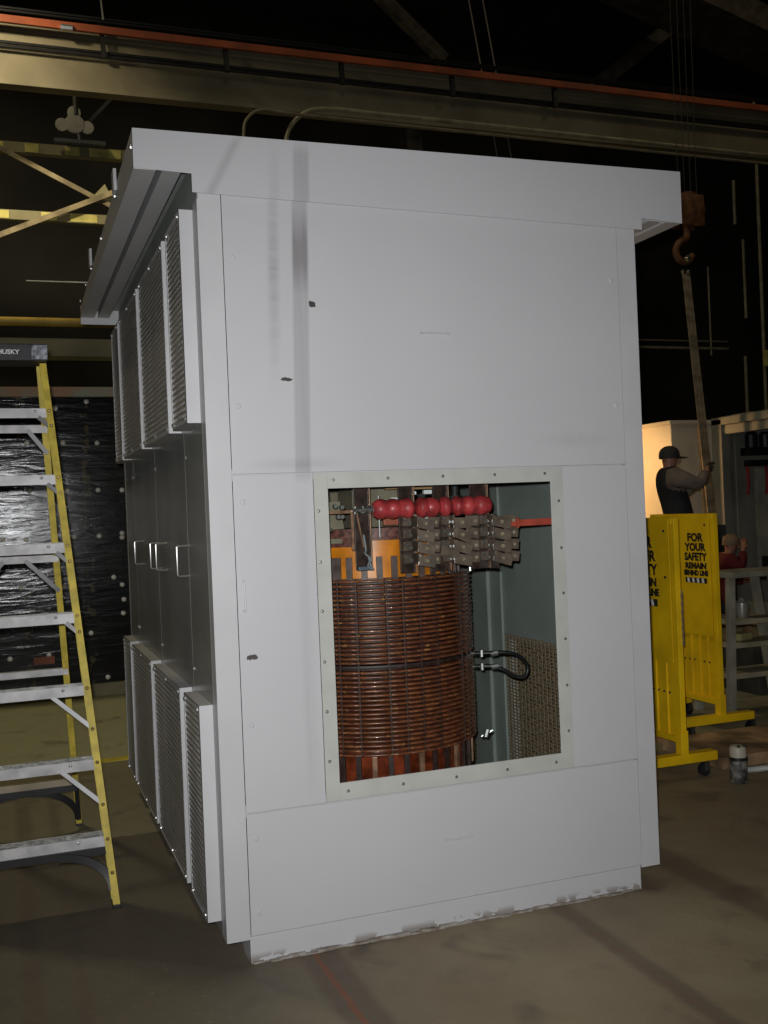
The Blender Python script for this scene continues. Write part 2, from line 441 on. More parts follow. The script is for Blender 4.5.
def pull(c, half, vert, parent):
    m_ = MB()
    if vert: pts = [(c[0], .0, c[1]-half), (c[0], -.012, c[1]-half), (c[0], -.012, c[1]+half), (c[0], 0, c[1]+half)]
    else: pts = [(c[0]-half, 0, c[1]), (c[0]-half, -.010, c[1]), (c[0]+half, -.010, c[1]), (c[0]+half, 0, c[1])]
    m_.tube(pts, .0032, 8)
    for p in (pts[0], pts[-1]): m_.lathe([(.007, 0), (.006, -.003)], (p[0], 0, p[2]), 'y', 10)
    m_.build('pull_handle', paint, parent, 40)
def plug(x, z, parent):
    MB().lathe([(.0095, 0), (.0095, -.002), (.007, -.0035)], (x, 0, z), 'y', 14).build('round_latch', paint, parent, 30)
up_ = MB().box(SP+g, W-SP-g, 0, .003, Z2+g, Z3+.05, .001).build('upper_front_panel', front_paint, cab)
pull((.837, 2.130), .055, False, up_); plug(.112, 2.369, up_); plug(.112, 1.872, up_); plug(W-.112, 2.35, up_); plug(W-.112, 1.87, up_)
lo_ = MB().box(SP+g, W-SP-g, 0, .003, ZB+g, Z1-g, .001).build('lower_front_panel', front_paint, cab)
pull((.85, .315), .052, False, lo_); plug(.112, .42, lo_); plug(.112, .17, lo_)
wx0, wx1, wz0, wz1 = .4118, 1.2821, .5683, 1.586
gx0, gx1, gz0, gz1 = .3616, 1.334, .5090, 1.6405
ml = MB().box(SP+g, gx0-.0012, 0, .003, Z1+g, Z2-g, .001).build('middle_front_panel', front_paint, cab)
pull((.106, 1.235), .05, True, ml); plug(.112, .80, ml); plug(.112, 1.55, ml)
mr = MB().box(gx1+.0012, W-SP-g, 0, .003, Z1+g, Z2-g, .001).build('middle_front_panel', front_paint, cab)
# back flanges behind the seams
mb = MB()
for z in (Z1, Z2): mb.box(SP, W-SP, .036, .039, z-.02, z+.02)
for x in (gx0-.01, gx1-.005): mb.box(x, x+.015, .030, .034, Z1+.025, Z2-.025)
split(mb, 'seam_flange', paint, cab)
mb = MB()
mb.box(gx0, wx0, -.004, 0.001, gz0, gz1, .0008).box(wx1, gx1, -.004, .001, gz0, gz1, .0008)
mb.box(wx0, wx1, -.004, .001, wz1, gz1).box(wx0, wx1, -.004, .001, gz0, wz0)
wf = mb.build('window_frame', frame_grey, cab)
for p in [(.375, 1.51), (.374, 1.334), (.374, 1.165), (.374, .991), (.376, .819), (.378, .648), (.432, 1.615), (.634, 1.616), (.845, 1.617), (1.051, 1.617), (1.258, 1.616),
          (1.313, 1.512), (1.316, 1.336), (1.317, 1.166), (1.317, .994), (1.316, .820), (1.315, .649), (1.257, .538), (.441, .538), (.645, .536), (.85, .535), (1.054, .536)]:
    MB().lathe([(.0062, -.004), (.0062, -.006), (.004, -.0085), (.0015, -.009)], (p[0], 0, p[1]), 'y', 10).build('frame_bolt', steel, wf, 35)
MB().box(gx0+.01, gx1-.012, .002, .0045, gz0+.01, gz1-.01).build('window_pane', pane_m, wf)

# sides: doors with perforated vents
EDGES = [.068, .452, 1.28, 2.109, D-.052]
VENTS = [(.088, .400), (.502, 1.228), (1.330, 2.056), (2.158, 2.470)]
VZ = [(.133, .867), (1.825, 2.548)]
PR = .048
def side(s):
    xw = 0 if s < 0 else W
    X = lambda d: xw + s*d          # outward distance
    def bx(mb, d0, d1, *a, **k): return mb.box(min(X(d0), X(d1)), max(X(d0), X(d1)), *a, **k)
    for i in range(4):
        y0, y1 = EDGES[i]+.002, EDGES[i+1]-.002
        v0, v1 = VENTS[i]
        mb = MB()
        o0, o1 = v0+.02, v1-.02
        for z0, z1 in ((ZP+.004, VZ[0][0]+.02), (VZ[0][1]-.02, VZ[1][0]+.02), (VZ[1][1]-.02, Z3)): bx(mb, -.003, 0, y0, y1, z0, z1)
        for a, b in VZ:
            bx(mb, -.003, 0, y0, o0, a+.02, b-.02); bx(mb, -.003, 0, o1, y1, a+.02, b-.02)
        d = mb.build('side_door', shaded_paint if s < 0 else inner_paint, cab)
        for a, b in VZ:
            f = MB(); t = .003
            bx(f, 0, PR, v0, v0+t, a, b); bx(f, 0, PR, v1-t, v1, a, b)
            bx(f, 0, PR, v0+t, v1-t, a, a+t); bx(f, 0, PR, v0+t, v1-t, b-t, b)
            # turned-in face flange
            bx(f, PR-.002, PR, v0, v0+.012, a, b); bx(f, PR-.002, PR, v1-.012, v1, a, b)
            bx(f, PR-.002, PR, v0+.012, v1-.012, a, a+.012); bx(f, PR-.002, PR, v0+.012, v1-.012, b-.012, b)
            fo = f.build('vent_frame', paint, d)
            MB2 = MB(); bx(MB2, PR-.0045, PR-.0025, v0+.003, v1-.003, a+.003, b-.003); MB2.build('perforated_sheet', perf, d)
            if s > 0:
                mi = MB(); bx(mi, -.006, -.004, v0-.005, v1+.02, a+.003, b-.003); mi.build('perforated_sheet', perf_in, d)
            bb = MB(); n = 2 if v1-v0 < .5 else 3
            for q in range(n):
                yy = v0+.03+(v1-v0-.06)*q/(n-1)
                for zz in (a+.018, b-.018):
                    bb.lathe([(.009, X(PR-.002)-xw), (.009, X(PR+.003)-xw), (.006, X(PR+.007)-xw), (.001, X(PR+.0085)-xw)], (xw, yy, zz), 'x', 10)
            split(bb, 'vent_bolt', steel, d, 35)
        hs = {0: [.44], 1: [1.01, 1.19], 2: [1.775], 3: []}[i] if s < 0 else []
        for hy in hs:
            MB().tube([(X(0), hy, 1.402), (X(.04), hy, 1.402), (X(.045), hy, 1.398), (X(.045), hy, 1.294), (X(.04), hy, 1.290), (X(0), hy, 1.290)], .0034, 8).build('door_handle', steel, d, 40)
        sc = MB()
        for zz in (.945, 1.728): sc.lathe([(.008, X(0)-xw), (.008, X(.004)-xw), (.002, X(.007)-xw)], (xw, y1-.02 if i < 3 else y0+.03, zz), 'x', 10)
        split(sc, 'door_screw', steel, d, 35)
side(-1); side(1)
MB().box(SP, W-SP, D-.006, D-.002, ZB, Z3).build('rear_panel', inner_paint, cab)
MB().box(.01, W-.01, .01, D-.01, ZB, ZB+.004).build('base_pan', inner_paint, cab)
# inner faces lining of the right wall with its seam post
mb = MB()
for y in (.44, 1.275, 2.10):
    mb.box(W-.016, W-.004, y-.02, y+.02, ZB, Z3); mb.box(.004, .016, y-.02, y+.02, ZB, Z3)
split(mb, 'inner_upright', inner_paint, cab)
mb = MB()
mb.box(W-.012, W-.004, 1.300, 1.62, ZB+.01, Z3-.02).box(W-.030, W-.010, 1.385, 1.390, ZB+.01, Z3-.02)
mb.build('inner_corner_angle', inner_paint, cab)
# roof
O = .204; RF = -.027; RB = 2.50
def top_z(y): return 2.785-.034*(y+.027)
def ztop(y): return 2.778-.030*(y+.027)
# front fascia with its stepped lower edge (tilts a little to the right)
def fz(x): return -.006*(x-.85)
mb = MB()
poly = [(-O, 2.640), (-O, 2.768), (W+O, 2.783), (W+O, 2.580), (W+.018, 2.590), (W+.018, Z3-.016), (-.018, Z3+.012), (-.018, 2.634)]
mb.prism(poly, 'y', RF, RF+.003)
mb.build('roof_fascia', front_paint, cab)
for s in (-1, 1):
    xo = -O if s < 0 else W+O
    dz = .020 if s < 0 else -.035
    zb = 2.617+dz
    mb = MB(); X = lambda d: xo - s*d
    lo = lambda a, b: (min(X(a), X(b)), max(X(a), X(b)))
    mb.prism([(RF+.003, zb), (RB, zb), (RB, ztop(RB)-.014), (RF+.003, ztop(RF)-.012)], 'x', *lo(0, .003))
    a = lo(.003, .072); mb.box(a[0], a[1], RF+.003, RB-.003, zb, zb+.003)
    mb.box(*lo(.069, .072), RF+.003, RB-.003, zb+.003, zb+.05)
    a = lo(.092, .152); mb.box(a[0], a[1], RF+.003, RB-.003, zb, zb+.003)
    mb.box(*lo(.092, .095), RF+.003, RB-.003, zb+.003, zb+.05); mb.box(*lo(.149, .152), RF+.003, RB-.003, zb+.003, zb+.05)
    mb.build('roof_eave', paint, cab)
    mb = MB()
    for yy in (.02, .55, 1.15, 1.70, 2.05, 2.45):
        mb.lathe([(.009, 0), (.009, -s*-.004), (.002, s*.008)], (xo, yy, 2.70+dz), 'x', 10)
    split(mb, 'eave_bolt', steel, cab, 35)
    mb = MB()
    for yy in (.50, 1.66):
        mb.box(*sorted((xo, xo+s*.012)), yy-.03, yy+.03, 2.72, 2.80, .002)
    split(mb, 'lifting_lug', paint, cab)
mb = MB()
mb.box(-O, W+O, RB-.003, RB, 2.60, 2.70)
mb.build('rear_fascia', paint, cab)
mb = MB()
mb.prism([(RF+.003, ztop(RF)-.024), (RB-.003, ztop(RB)-.024), (RB-.003, ztop(RB)-.018), (RF+.003, ztop(RF)-.018)], 'x', -O+.003, W+O-.003)
mb.box(.0, .003, .0, D, Z3, 2.70).box(W-.003, W, 0, D, Z3, 2.68)
mb.build('roof_deck', inner_paint, cab)

# ------------------------------------------------------------------ coil
CX, CY, CR = .80, .70, .42
coil = thing('transformer_coil', (CX, CY, .099), 'round varnished copper disc winding with amber top, seen through the window of the grey enclosure', 'coil')
dcam = V((-.6323-CX, -3.4058-CY, 0)).normalized(); dright = V((-dcam.y, dcam.x, 0))
if dright.x < 0: dright = -dright
def cpos(th, r, z): return V((CX, CY, z)) + (dcam*math.cos(th)+dright*math.sin(th))*r
DIV = [math.radians(a) for a in (-29, -18.7, -8.4, 8.1, 17.3, 27.1, 38.4, 60.9, 68.8, 76, 86)]
a = -40
while a > -274: DIV.append(math.radians(a)); a -= 10.4
DIV = sorted(t % (2*PI) for t in DIV)
def winding(z0, z1, nd, name):
    mb = MB(); pitch = (z1-z0)/nd; h = pitch*.55
    # angular samples denser at dividers
    ths = []
    for i, t in enumerate(DIV):
        nx = DIV[(i+1) % len(DIV)] + (2*PI if i == len(DIV)-1 else 0)
        e = math.radians(1.2)
        seg = nx-t
        k = max(3, int(seg/math.radians(3.2)))
        ths.append((t, 1)); ths.append((t+e, 0))
        for j in range(1, k): ths.append((t+e+(seg-2*e)*j/k, 0))
        ths.append((nx-e, 0))
    for d in range(nd):
        zc = z0+pitch*(d+.5)
        jit = random.uniform(-.0015, .0015)
        prof = [(-.05, -h/2), (-.005, -h/2), (-.0012, -h*.32), (0, 0), (-.0012, h*.32), (-.005, h/2), (-.05, h/2)]
        rings = []
        for t, dip in ths:
            R = CR - (.006 if dip else 0) + jit
            rings.append([mb.bm.verts.new(cpos(t, R+pr, zc+pz*(1 if not dip else .55))) for pr, pz in prof])
        n = len(rings)
        for i in range(n):
            A, B = rings[i], rings[(i+1) % n]
            for k in range(6): mb.bm.faces.new((A[k], B[k], B[k+1], A[k+1]))
    return mb.build(name, winding_m, coil, 70)
winding(.913, 1.243, 19, 'upper_disc_winding')
winding(.560, .893, 19, 'lower_disc_winding')
for t in DIV:
    mb = MB()
    c = cpos(t, CR-.023, .90)
    ang = math.atan2((cpos(t, 1, 0)-V((CX, CY, 0))).y, (cpos(t, 1, 0)-V((CX, CY, 0))).x)
    mb.obox((c.x, c.y, .9015), (.030, .008, .683), (0, 0, ang), .002)
    mb.build('duct_spacer', spacer_mat, coil)
mb = MB(); mb.lathe([(CR-.045, .56), (CR-.045, 1.243)], (CX, CY, 0), 'z', 64)
mb.build('inner_winding_barrier', spacer_mat, coil, 40)
mb = MB(); mb.lathe([(CR-.05, .8955), (CR-.012, .8965), (CR-.010, .903), (CR-.012, .9095), (CR-.05, .9105)], (CX, CY, 0), 'z', 64)
mb.build('middle_band', spacer_mat, coil, 40)
# amber barrier cylinder (hollow) above, resin sleeve below
def ring_wall(mb, r0, r1, z0, z1, n=96, f=None):
    vs = []
    for k in range(n):
        t = 2*PI*k/n
        zt = f(t) if f else z1
        vs.append([mb.bm.verts.new(cpos(t, r, z)) for r, z in ((r0, z0), (r1, z0), (r1, zt), (r0, zt))])
    for k in range(n):
        A, B = vs[k], vs[(k+1) % n]
        for j in range(4): mb.bm.faces.new((A[j], B[j], B[(j+1) % 4], A[(j+1) % 4]))
def topf(t):
    t = (t+PI) % (2*PI)-PI
    return 1.366 if t < -.06 else 1.388
mb = MB(); ring_wall(mb, .362, .366, 1.20, 1.388, f=topf); mb.build('amber_barrier', amber, coil, 30)
mb = MB(); ring_wall(mb, .355, .39, .44, .58); mb.build('lower_resin_sleeve', amber_dark, coil, 30)
mb = MB(); mb.lathe([(.30, 1.0), (.30, 1.40), (.34, 1.40), (.34, 1.435), (.29, 1.437)], (CX, CY, 0), 'z', 64)
mb.build('inner_coil_end', mat('maroon_coil_end', (.19, .065, .05, 1), .5, noise=.3, scale=60), coil, 30)
k = 0
for deg in range(-68, 80, 9):
    t = math.radians(deg+1.5); c = cpos(t, .374, 0); dd = c-V((CX, CY, 0)); ang = math.atan2(dd.y, dd.x)
    wide = .05 if deg in (-14-9, -23) else .024
    MB().obox((c.x, c.y, 1.280), (.012, wide, .092), (0, 0, ang), .001).build('upper_duct_stick', stick_mat, coil)
    c = cpos(t+.03, .398, 0)
    MB().obox((c.x, c.y, .505), (.014, .020, .112), (0, 0, ang), .002).build('lower_duct_stick', edge_cu if k % 3 == 1 else spacer_mat, coil)
    k += 1
mb = MB()
for q in range(4): 
    t = q*PI/2+.5; c = cpos(t, .33, 0); mb.obox((c.x, c.y, .27), (.14, .12, .342), (0, 0, t), .004)
mb.lathe([(.40, .43), (.40, .445)], (CX, CY, 0), 'z', 48)
split(mb, 'support_block', spacer_mat, coil)
# lead loop and stud at the right flank
lp = []
P0 = [(1.175, .50, .893), (1.23, .47, .893), (1.285, .45, .893), (1.335, .44, .882), (1.375, .44, .850), (1.388, .44, .815), (1.37, .44, .785), (1.33, .45, .790), (1.28, .46, .822), (1.23, .48, .838), (1.175, .50, .838)]
def smooth_pts(pts, n=6):
    out = []
    P = [V(p) for p in pts]
    for i in range(len(P)-1):
        a, b, c, d = P[max(i-1, 0)], P[i], P[i+1], P[min(i+2, len(P)-1)]
        for j in range(n):
            t = j/n
            out.append(.5*((2*b)+(c-a)*t+(2*a-5*b+4*c-d)*t*t+(3*b-a-3*c+d)*t**3))
    out.append(P[-1]); return out
MB().tube(smooth_pts(P0), .0085, 10).build('lead_loop', black_cable, coil, 60, 'black looped lead at the right flank')
mb = MB()
for z in (.893, .838):
    mb.cyl((1.16, .505, z), (1.27, .455, z), .0055, 8); mb.cyl((1.20, .485, z-.014), (1.20, .485, z+.014), .009, 8); mb.cyl((1.235, .47, z-.004), (1.262, .458, z), .012, 8)
mb.build('lead_terminal', steel, coil, 40)
mb = MB(); mb.cyl((1.19, .50, .545), (1.235, .48, .57), .006, 8); mb.cyl((1.205, .49, .545), (1.215, .488, .575), .012, 8)
mb.build('side_stud', steel, coil, 40)
mb = MB(); mb.cyl((1.17, .50, 1.238), (1.17, .50, 1.285), .007, 8); mb.cyl((1.17, .50, 1.262), (1.17, .50, 1.275), .012, 8)
mb.build('top_stud', steel, coil, 40)

# core & clamps (thing inside the enclosure, above and behind the coil)
core = thing('transformer_core', (.80, 1.65, .099), 'beige clamped steel core standing behind the round copper coil', 'transformer core')
MB().box(.70, .90, .60, .80, .12, 1.62, .004).build('core_leg', core_mat, coil)
MB().box(.69, .91, 1.16, 1.42, .12, 1.62, .004).build('core_leg', core_mat, core); MB().box(.69, .91, 1.92, 2.20, .12, 1.62, .004).build('core_leg', core_mat, core)
MB().box(.70, .90, 1.16, 2.2, 1.62, 1.84, .004).build('core_yoke', dark_steel, core)
mb = MB()
mb.box(.44, .58, .60, .608, 1.60, 1.76, .003)
mb.build('clamp_plate', core_mat, coil)
mb = MB(); mb.prism([(.50, 1.38), (.535, 1.545), (.605, 1.545), (.625, 1.38)], 'y', .47, .478)
mb.build('clamp_gusset', core_mat, coil)

# busbars and tap terminals
bus = thing('busbar_assembly', (.95, .25, 1.24), 'dark vertical busbars with red insulators and bolted terminal pads behind the window top', 'busbar')
for i, xe in enumerate((.645, .822, .966, 1.132)):
    z0 = 1.285 if i == 0 else 1.262
    w = .062 if i != 3 else .075
    MB().box(xe-w, xe-.004, .232, .240, z0, 2.05, .001).build('busbar', varn, bus)
    MB().box(xe-.004, xe, .222, .240, z0, 2.05, .001).build('busbar_lit_edge', edge_cu, bus)  # paler copper stands for light caught along the bar's edge
MB().box(1.13, 1.133, .15, .24, 1.262, 1.47).build('busbar', varn, bus)
def insul(x0, x1, bulbs):
    prof = [(.012, x0), (.026, x0+.002), (.029, x0+.008)]
    n = 28
    for k in range(1, n):
        x = x0+.008+(x1-x0-.016)*k/n
        r = .0325+.0055*max([0]+[max(0, 1-((x-b)/.020)**2) for b in bulbs])
        prof.append((r, x))
    prof += [(.029, x1-.008), (.026, x1-.002), (.012, x1)]
    MB().lathe(prof, (0, .185, 1.508), 'x', 24).build('red_insulator', ins_red, bus, 60, 'red ribbed epoxy insulator')
insul(.640, .800, [.67, .72, .78]); insul(.812, .903, [.833, .873]); insul(.908, .950, [.93]); insul(.958, 1.120, [.975, 1.025, 1.08])
mb = MB(); mb.cyl((.560, .185, 1.508), (.655, .185, 1.508), .007, 8)
for x in (.59, .605, .625, .64): mb.cyl((x-.004, .185, 1.508), (x+.004, .185, 1.508), .015, 6)
mb.build('threaded_rod', steel, bus, 35)
mb = MB(); mb.box(.455, .565, .19, .196, 1.497, 1.509, .001).box(.448, .456, .19, .196, 1.497, 1.66, .001).box(.555, .566, .19, .196, 1.36, 1.497)
mb.bar((.578, .193, 1.495), (.600, .193, 1.37), .010, .006)
mb.build('copper_strap', edge_cu, bus, None, 'bent bare copper strap')
mb = MB()
for x, z in ((.495, 1.525), (.505, 1.485), (.52, 1.485), (.52, 1.52)): mb.cyl((x, .196, z), (x, .178, z), .008, 6)
mb.cyl((.40, .20, 1.443), (.485, .20, 1.438), .006, 8); mb.cyl((.405, .2, 1.443), (.42, .2, 1.442), .014, 6)
split(mb, 'strap_bolt', steel, bus, 35)
# terminal pads
random.seed(11)
def tgroup(xb, xf0, xf1, xr0, xr1, zt, tilt, n=4, pitch=.0465):
    for r in range(n):
        z = zt-r*pitch; tl = tilt[r]
        mb = MB()
        cxp = (xf0+xf1)/2; wd = xf1-xf0
        mb.obox((cxp, .150, z-.012), (wd, .007, .040), (0, tl, -.12), .0015)
        mb.obox((xf0+.003, .185, z), (.006, .07, .040), (0, 0, 0), .001)
        mb.build('terminal_pad', pad_mat, bus)
        mb = MB()
        mb.obox(((xr0+xr1)/2, .205, z-.006), (xr1-xr0+.012, .007, .040), (0, tl*.45, -.1), .0015)
        mb.build('terminal_pad', pad_mat, bus)
        mb = MB()
        mb.lathe([(.0085, .147), (.0085, .139), (.004, .134)], (cxp-.002, 0, z-.010), 'y', 6)
        mb.lathe([(.007, .201), (.007, .194)], ((xr0+xr1)/2+.008, 0, z-.008), 'y', 6)
        split(mb, 'pad_bolt', mat('tinned_bolt', (.50, .40, .28, 1), .4, .4), bus, 30)
        mb = MB()
        mb.obox((xb, .20, z), (.034, .03, .036), (0, 0, .15), .003)
        mb.build('terminal_block', pad_mat, bus)
        mb = MB()
        mb.lathe([(.008, .19), (.008, .172), (.004, .168)], (xb-.008, 0, z+.006), 'y', 6)
        mb.lathe([(.006, .19), (.006, .172)], (xb+.010, 0, z-.006), 'y', 6)
        split(mb, 'block_bolt', steel, bus, 30)
tgroup(.772, .802, .868, .868, .905, 1.458, (.26, .2, .28, .2))
tgroup(.930, .948, 1.020, 1.030, 1.072, 1.456, (.05, .42, .34, .20))
tgroup(1.090, 1.112, 1.188, 1.192, 1.240, 1.452, (.24, .22, .2, .32))
mb = MB(); mb.obox((.930, .15, 1.335), (.075, .006, .036), (0, .25, 0), .001); mb.build('terminal_pad', pad_mat, bus)
MB().box(1.212, 1.420, .196, .204, 1.420, 1.446, .001).box(1.236, 1.244, .186, .21, 1.414, 1.452, .001).build('red_bar', strap_red, bus, None, 'flat red fibre bar')
# grey tie wire on first bar
wp = smooth_pts([(.612, .222, 1.415), (.617, .215, 1.36), (.612, .21, 1.345), (.632, .205, 1.325), (.622, .212, 1.30), (.642, .212, 1.285), (.634, .216, 1.30), (.626, .214, 1.335)], 5)
MB().tube(wp, .0038, 6).build('tie_wire', mat('grey_wire', (.25, .28, .30, 1), .5), bus, 60)
mb = MB(); mb.box(.585, .64, .212, .230, 1.283, 1.297, .002).build('lower_bar_block', mat('blue_grey_block', (.10, .13, .16, 1), .5), bus)
# pieces behind the insulators; the white ones stand for flash glints
tan_b = mat('tan_block', (.38, .22, .10, 1), .5)
for (x, z, w, h, m_, nm) in ((.826, 1.541, .045, .024, glint_white, 'glint_pad'), (.894, 1.568, .034, .014, glint_white, 'glint_pad'), (.962, 1.570, .034, .016, glint_white, 'glint_pad'),
                            (.909, 1.467, .036, .026, glint_white, 'glint_pad'), (.961, 1.468, .036, .030, glint_white, 'glint_pad'),
                            (.815, 1.600, .07, .030, tan_b, 'tan_block'), (.930, 1.595, .11, .026, tan_b, 'tan_block'),
                            (.805, 1.458, .075, .028, salmon, 'salmon_block')):
    MB().box(x-w/2, x+w/2, .42, .44, z-h/2, z+h/2, .002).build(nm, m_, bus)
mb = MB(); mb.cyl((1.115, .5, 1.55), (1.115, .5, 2.0), .016, 10); mb.cyl((1.115, .5, 1.535), (1.115, .5, 1.552), .032, 12)
mb.build('support_rod', dark_steel, bus, 40)
mb = MB(); mb.cyl((.705, .30, 1.40), (.705, .30, 1.56), .003, 6); mb.build('thin_rod', alum_brace, bus, 40)

# ------------------------------------------------------------------ ladder
lad = thing('step_ladder', (-.60, 1.30, 0), 'tall yellow fibreglass step ladder with aluminium steps standing left of the grey enclosure', 'ladder')
LX = -.605
def frail(s, z):    # outer x, y of front rail at height z
    t = z/2.20
    return (LX+s*(.332-.172*t), .735+.545*t)
def rrail(s, z):
    t = z/2.20
    return (LX+s*(.268-.118*t), 1.985-.575*t)
for s in (-1, 1):
    for fn, nm, wy, sy in ((frail, 'front_rail', .068, 1), (rrail, 'rear_rail', .040, -1)):
        a = fn(s, .012); b = fn(s, 2.20)
        def C(p, z, dx, dy): return V((p[0]-s*dx, p[1]+dy, z))
        mb = MB()
        # web and two flanges of a C channel
        def plate(dx0, dx1, dy0, dy1):
            vs = []
            for p, z in ((a, .012), (b, 2.20)):
                for dx, dy in ((dx0, dy0), (dx1, dy0), (dx1, dy1), (dx0, dy1)): vs.append(mb.bm.verts.new(C(p, z, dx, dy)))
            f = mb.bm.faces.new
            f(vs[0:4]); f(vs[4:8])
            for k in range(4): f((vs[k], vs[(k+1) % 4], vs[4+(k+1) % 4], vs[4+k]))
        plate(0, .0045, 0, sy*wy); plate(.0045, .027, 0, sy*.0045); plate(.0045, .027, sy*(wy-.0045), sy*wy)
        r = mb.build(nm, fiber, lad)
        q = fn(s, 0)
        MB().box(*sorted((q[0]+s*.004, q[0]-s*.030)), *sorted((q[1]-sy*.002, q[1]+sy*(wy+.002))), 0, .014, .002).build('foot', blackp, r)
        if nm == 'front_rail':
            rv = MB()
            for k in range(1, 8):
                for dz in (-.010, -.170 if k in (2, 3) else -.135 if k == 1 else -.075):
                    z = (.289*k-.024)+dz; p = fn(s, z); rv.lathe([(.0075, 0), (.0075, -.003), (.003, -.006)], (p[0]-s*.014, p[1], z), 'y', 10)
            split(rv, 'rivet', mat('brass_rivet', (.30, .22, .08, 1), .4, .6), r, 35)
for k in range(1, 8):
    z = (.289*k-.024); p = frail(1, z); q = frail(-1, z)
    y = p[1]+.004
    mb = MB()
    mb.box(q[0]+.006, p[0]-.006, y-.002, y+.001, z-.040, z+.001, .001)      # front lip
    mb.box(q[0]+.006, p[0]-.006, y+.078, y+.081, z-.030, z+.001, .001)
    st = mb.build('step', alum, lad)
    mb = MB(); mb.box(q[0]+.006, p[0]-.006, y+.001, y+.078, z-.003, z, 0)
    for g_ in range(6): mb.box(q[0]+.008, p[0]-.008, y+.006+g_*.012, y+.010+g_*.012, z, z+.0025)
    mb.build('tread', alum_grooved, st)
    rv = MB()
    for f_ in (.20, .80): rv.lathe([(.006, 0), (.006, -.0035), (.002, -.006)], (q[0]+(p[0]-q[0])*f_, y-.002, z-.012), 'y', 10)
    split(rv, 'step_rivet', steel, st, 35)
    if k <= 2 or k >= 3:
        L_ = .135 if k <= 2 else .06
        for s in (-1, 1):
            if k == 1: continue
            e = frail(s, z-.105); 
            w_ = p[0]-q[0]
            xa = (LX + s*(w_/2 - (.155 if k < 4 else .065)))
            zz = z-.030; ze = z-(.170 if k < 4 else .085); e = frail(s, ze)
            MB().bar((xa, y+.004, zz), (e[0]-s*.012, e[1]+.004, ze), .018, .006, (0, 1, 0), .001).build('step_brace', alum_brace, lad)
# rear horizontals
for z, th in ((1.93, .036), (1.345, .034), (.80, .032), (.235, .034)):
    p = rrail(1, z); q = rrail(-1, z); y = p[1]-.040
    mb = MB(); mb.box(q[0]+.004, p[0]-.004, y-.003, y, z-th/2, z+th/2, .001).box(q[0]+.004, p[0]-.004, y, y+.03, z+th/2-.003, z+th/2)
    mb.build('rear_spreader_bar', alum if z > .3 else mat('dull_bar', (.33, .28, .19, 1), .5, .3), lad)
for z in (1.93, 1.345):
    for s in (-1, 1):
        p = rrail(s, z)
        e = rrail(s, z-.135 if z < 1.9 else z-.10)
        MB().bar((p[0]-s*(.15 if z < 1.9 else .09), p[1]-.05, z-.004), (e[0]-s*.012, e[1]-.044, z-.155 if z < 1.9 else z-.11), .020, .006, (0, 1, 0), .001).build('rear_brace', alum_brace, lad)
# black arched stiffeners below first step and lowest rear bar
def arch(fn, zt, half_in, drop, yoff, name):
    mb = MB(); n = 14
    p = fn(1, zt); W2 = p[0]-LX-.008
    pts_o, pts_i = [], []
    for s in (-1, 1):
        prev = None
        for k in range(n+1):
            t = k/n
            x = W2*(half_in+(1-half_in)*math.sin(t*PI/2)); z = zt-.022-drop*(1-math.cos(t*PI/2))
            yb = fn(s, z)[1]+yoff
            c = V((LX+s*x, yb, z))
            if prev is not None: mb.bar(prev, c+(c-prev)*.2, .030, .014, (0, 1, 0))
            prev = c
    mb.box(LX-W2, LX+W2, fn(1, zt)[1]+yoff-.004, fn(1, zt)[1]+yoff+.004, zt-.032, zt, .001)
    for s in (-1, 1):
        mb.bar((LX+s*(W2-.004), fn(s, zt)[1]+yoff, zt), (LX+s*(fn(1, zt-drop)[0]-LX-.012), fn(s, zt-drop)[1]+yoff, zt-drop-.03), .022, .010, (0, 1, 0))
    mb.build(name, blackp, lad)
arch(frail, .226, .36, .135, .012, 'front_arch_stiffener')
arch(rrail, .222, .12, .155, -.045, 'rear_arch_stiffener')
capz = (2.205, 2.278)
cp = MB().box(LX-.165, LX+.165, 1.235, 1.43, *capz, .006).build('top_cap', cap_black, lad)
MB().box(LX+.10, LX+.166, 1.229, 1.236, 2.210, 2.272, .002).build('cap_bracket', mat('worn_metal_bracket', (.02, .02, .025, 1), .5, .2, scale=55, col2=(.28, .29, .33, 1)), cp)
text_mesh('HUSKY', .027, 'cap_lettering', white_ink, Matrix.Translation((-.598, 1.2335, 2.240)) @ Matrix.Rotation(PI/2, 4, 'X'), cp, .0005, .0006, 1.05)

# ------------------------------------------------------------------ left background
part = thing('insulated_partition', (-1.5, 5.95, 0), 'low partition covered in wrinkled black plastic sheet held by round pins, behind the ladder', 'partition')
MB().box(-4.5, 1.6, 5.90, 5.96, .10, 2.60).build('plastic_sheet', sheet_m, part)
MB().box(-4.5, 1.6, 5.87, 5.97, 2.60, 2.685, .005).build('top_rail', mat('rusty_top_rail', (.34, .17, .07, 1), .5, scale=6, col2=(.24, .26, .18, 1)), part)
MB().box(-4.5, 1.6, 5.84, 5.97, 0, .11, .005).build('base_rail', olive_paint, part)
pins = [(-.442, 2.207), (-.148, 2.203), (.136, 2.198), (-.434, 1.797), (-.131, 1.787), (.128, 1.787), (.332, 1.781), (-.666, 1.389), (-.482, 1.38), (-.089, 1.387), (.121, 1.386), (.317, 1.403),
        (.315, 1.365), (-.538, .974), (-.197, .96), (-.65, .378), (-.335, .385), (.02, .546), (.147, .151), (.06, 2.56), (-.20, 2.50), (.23, 1.02), (.30, .95), (.31, .82), (.3, .70), (-.26, 1.36)]
pins += [(-1.0-.3*i, z+random.uniform(-.02, .02)) for i in range(4) for z in (2.2, 1.79, 1.38, .96, .38)]
for x, z in pins:
    MB().lathe([(.021, 5.90), (.021, 5.893), (.008, 5.888)], (x, 0, z), 'y', 12).build('insulation_pin', mat('pale_pin_washer', (.70, .68, .60, 1), .4, .2), part, 30)
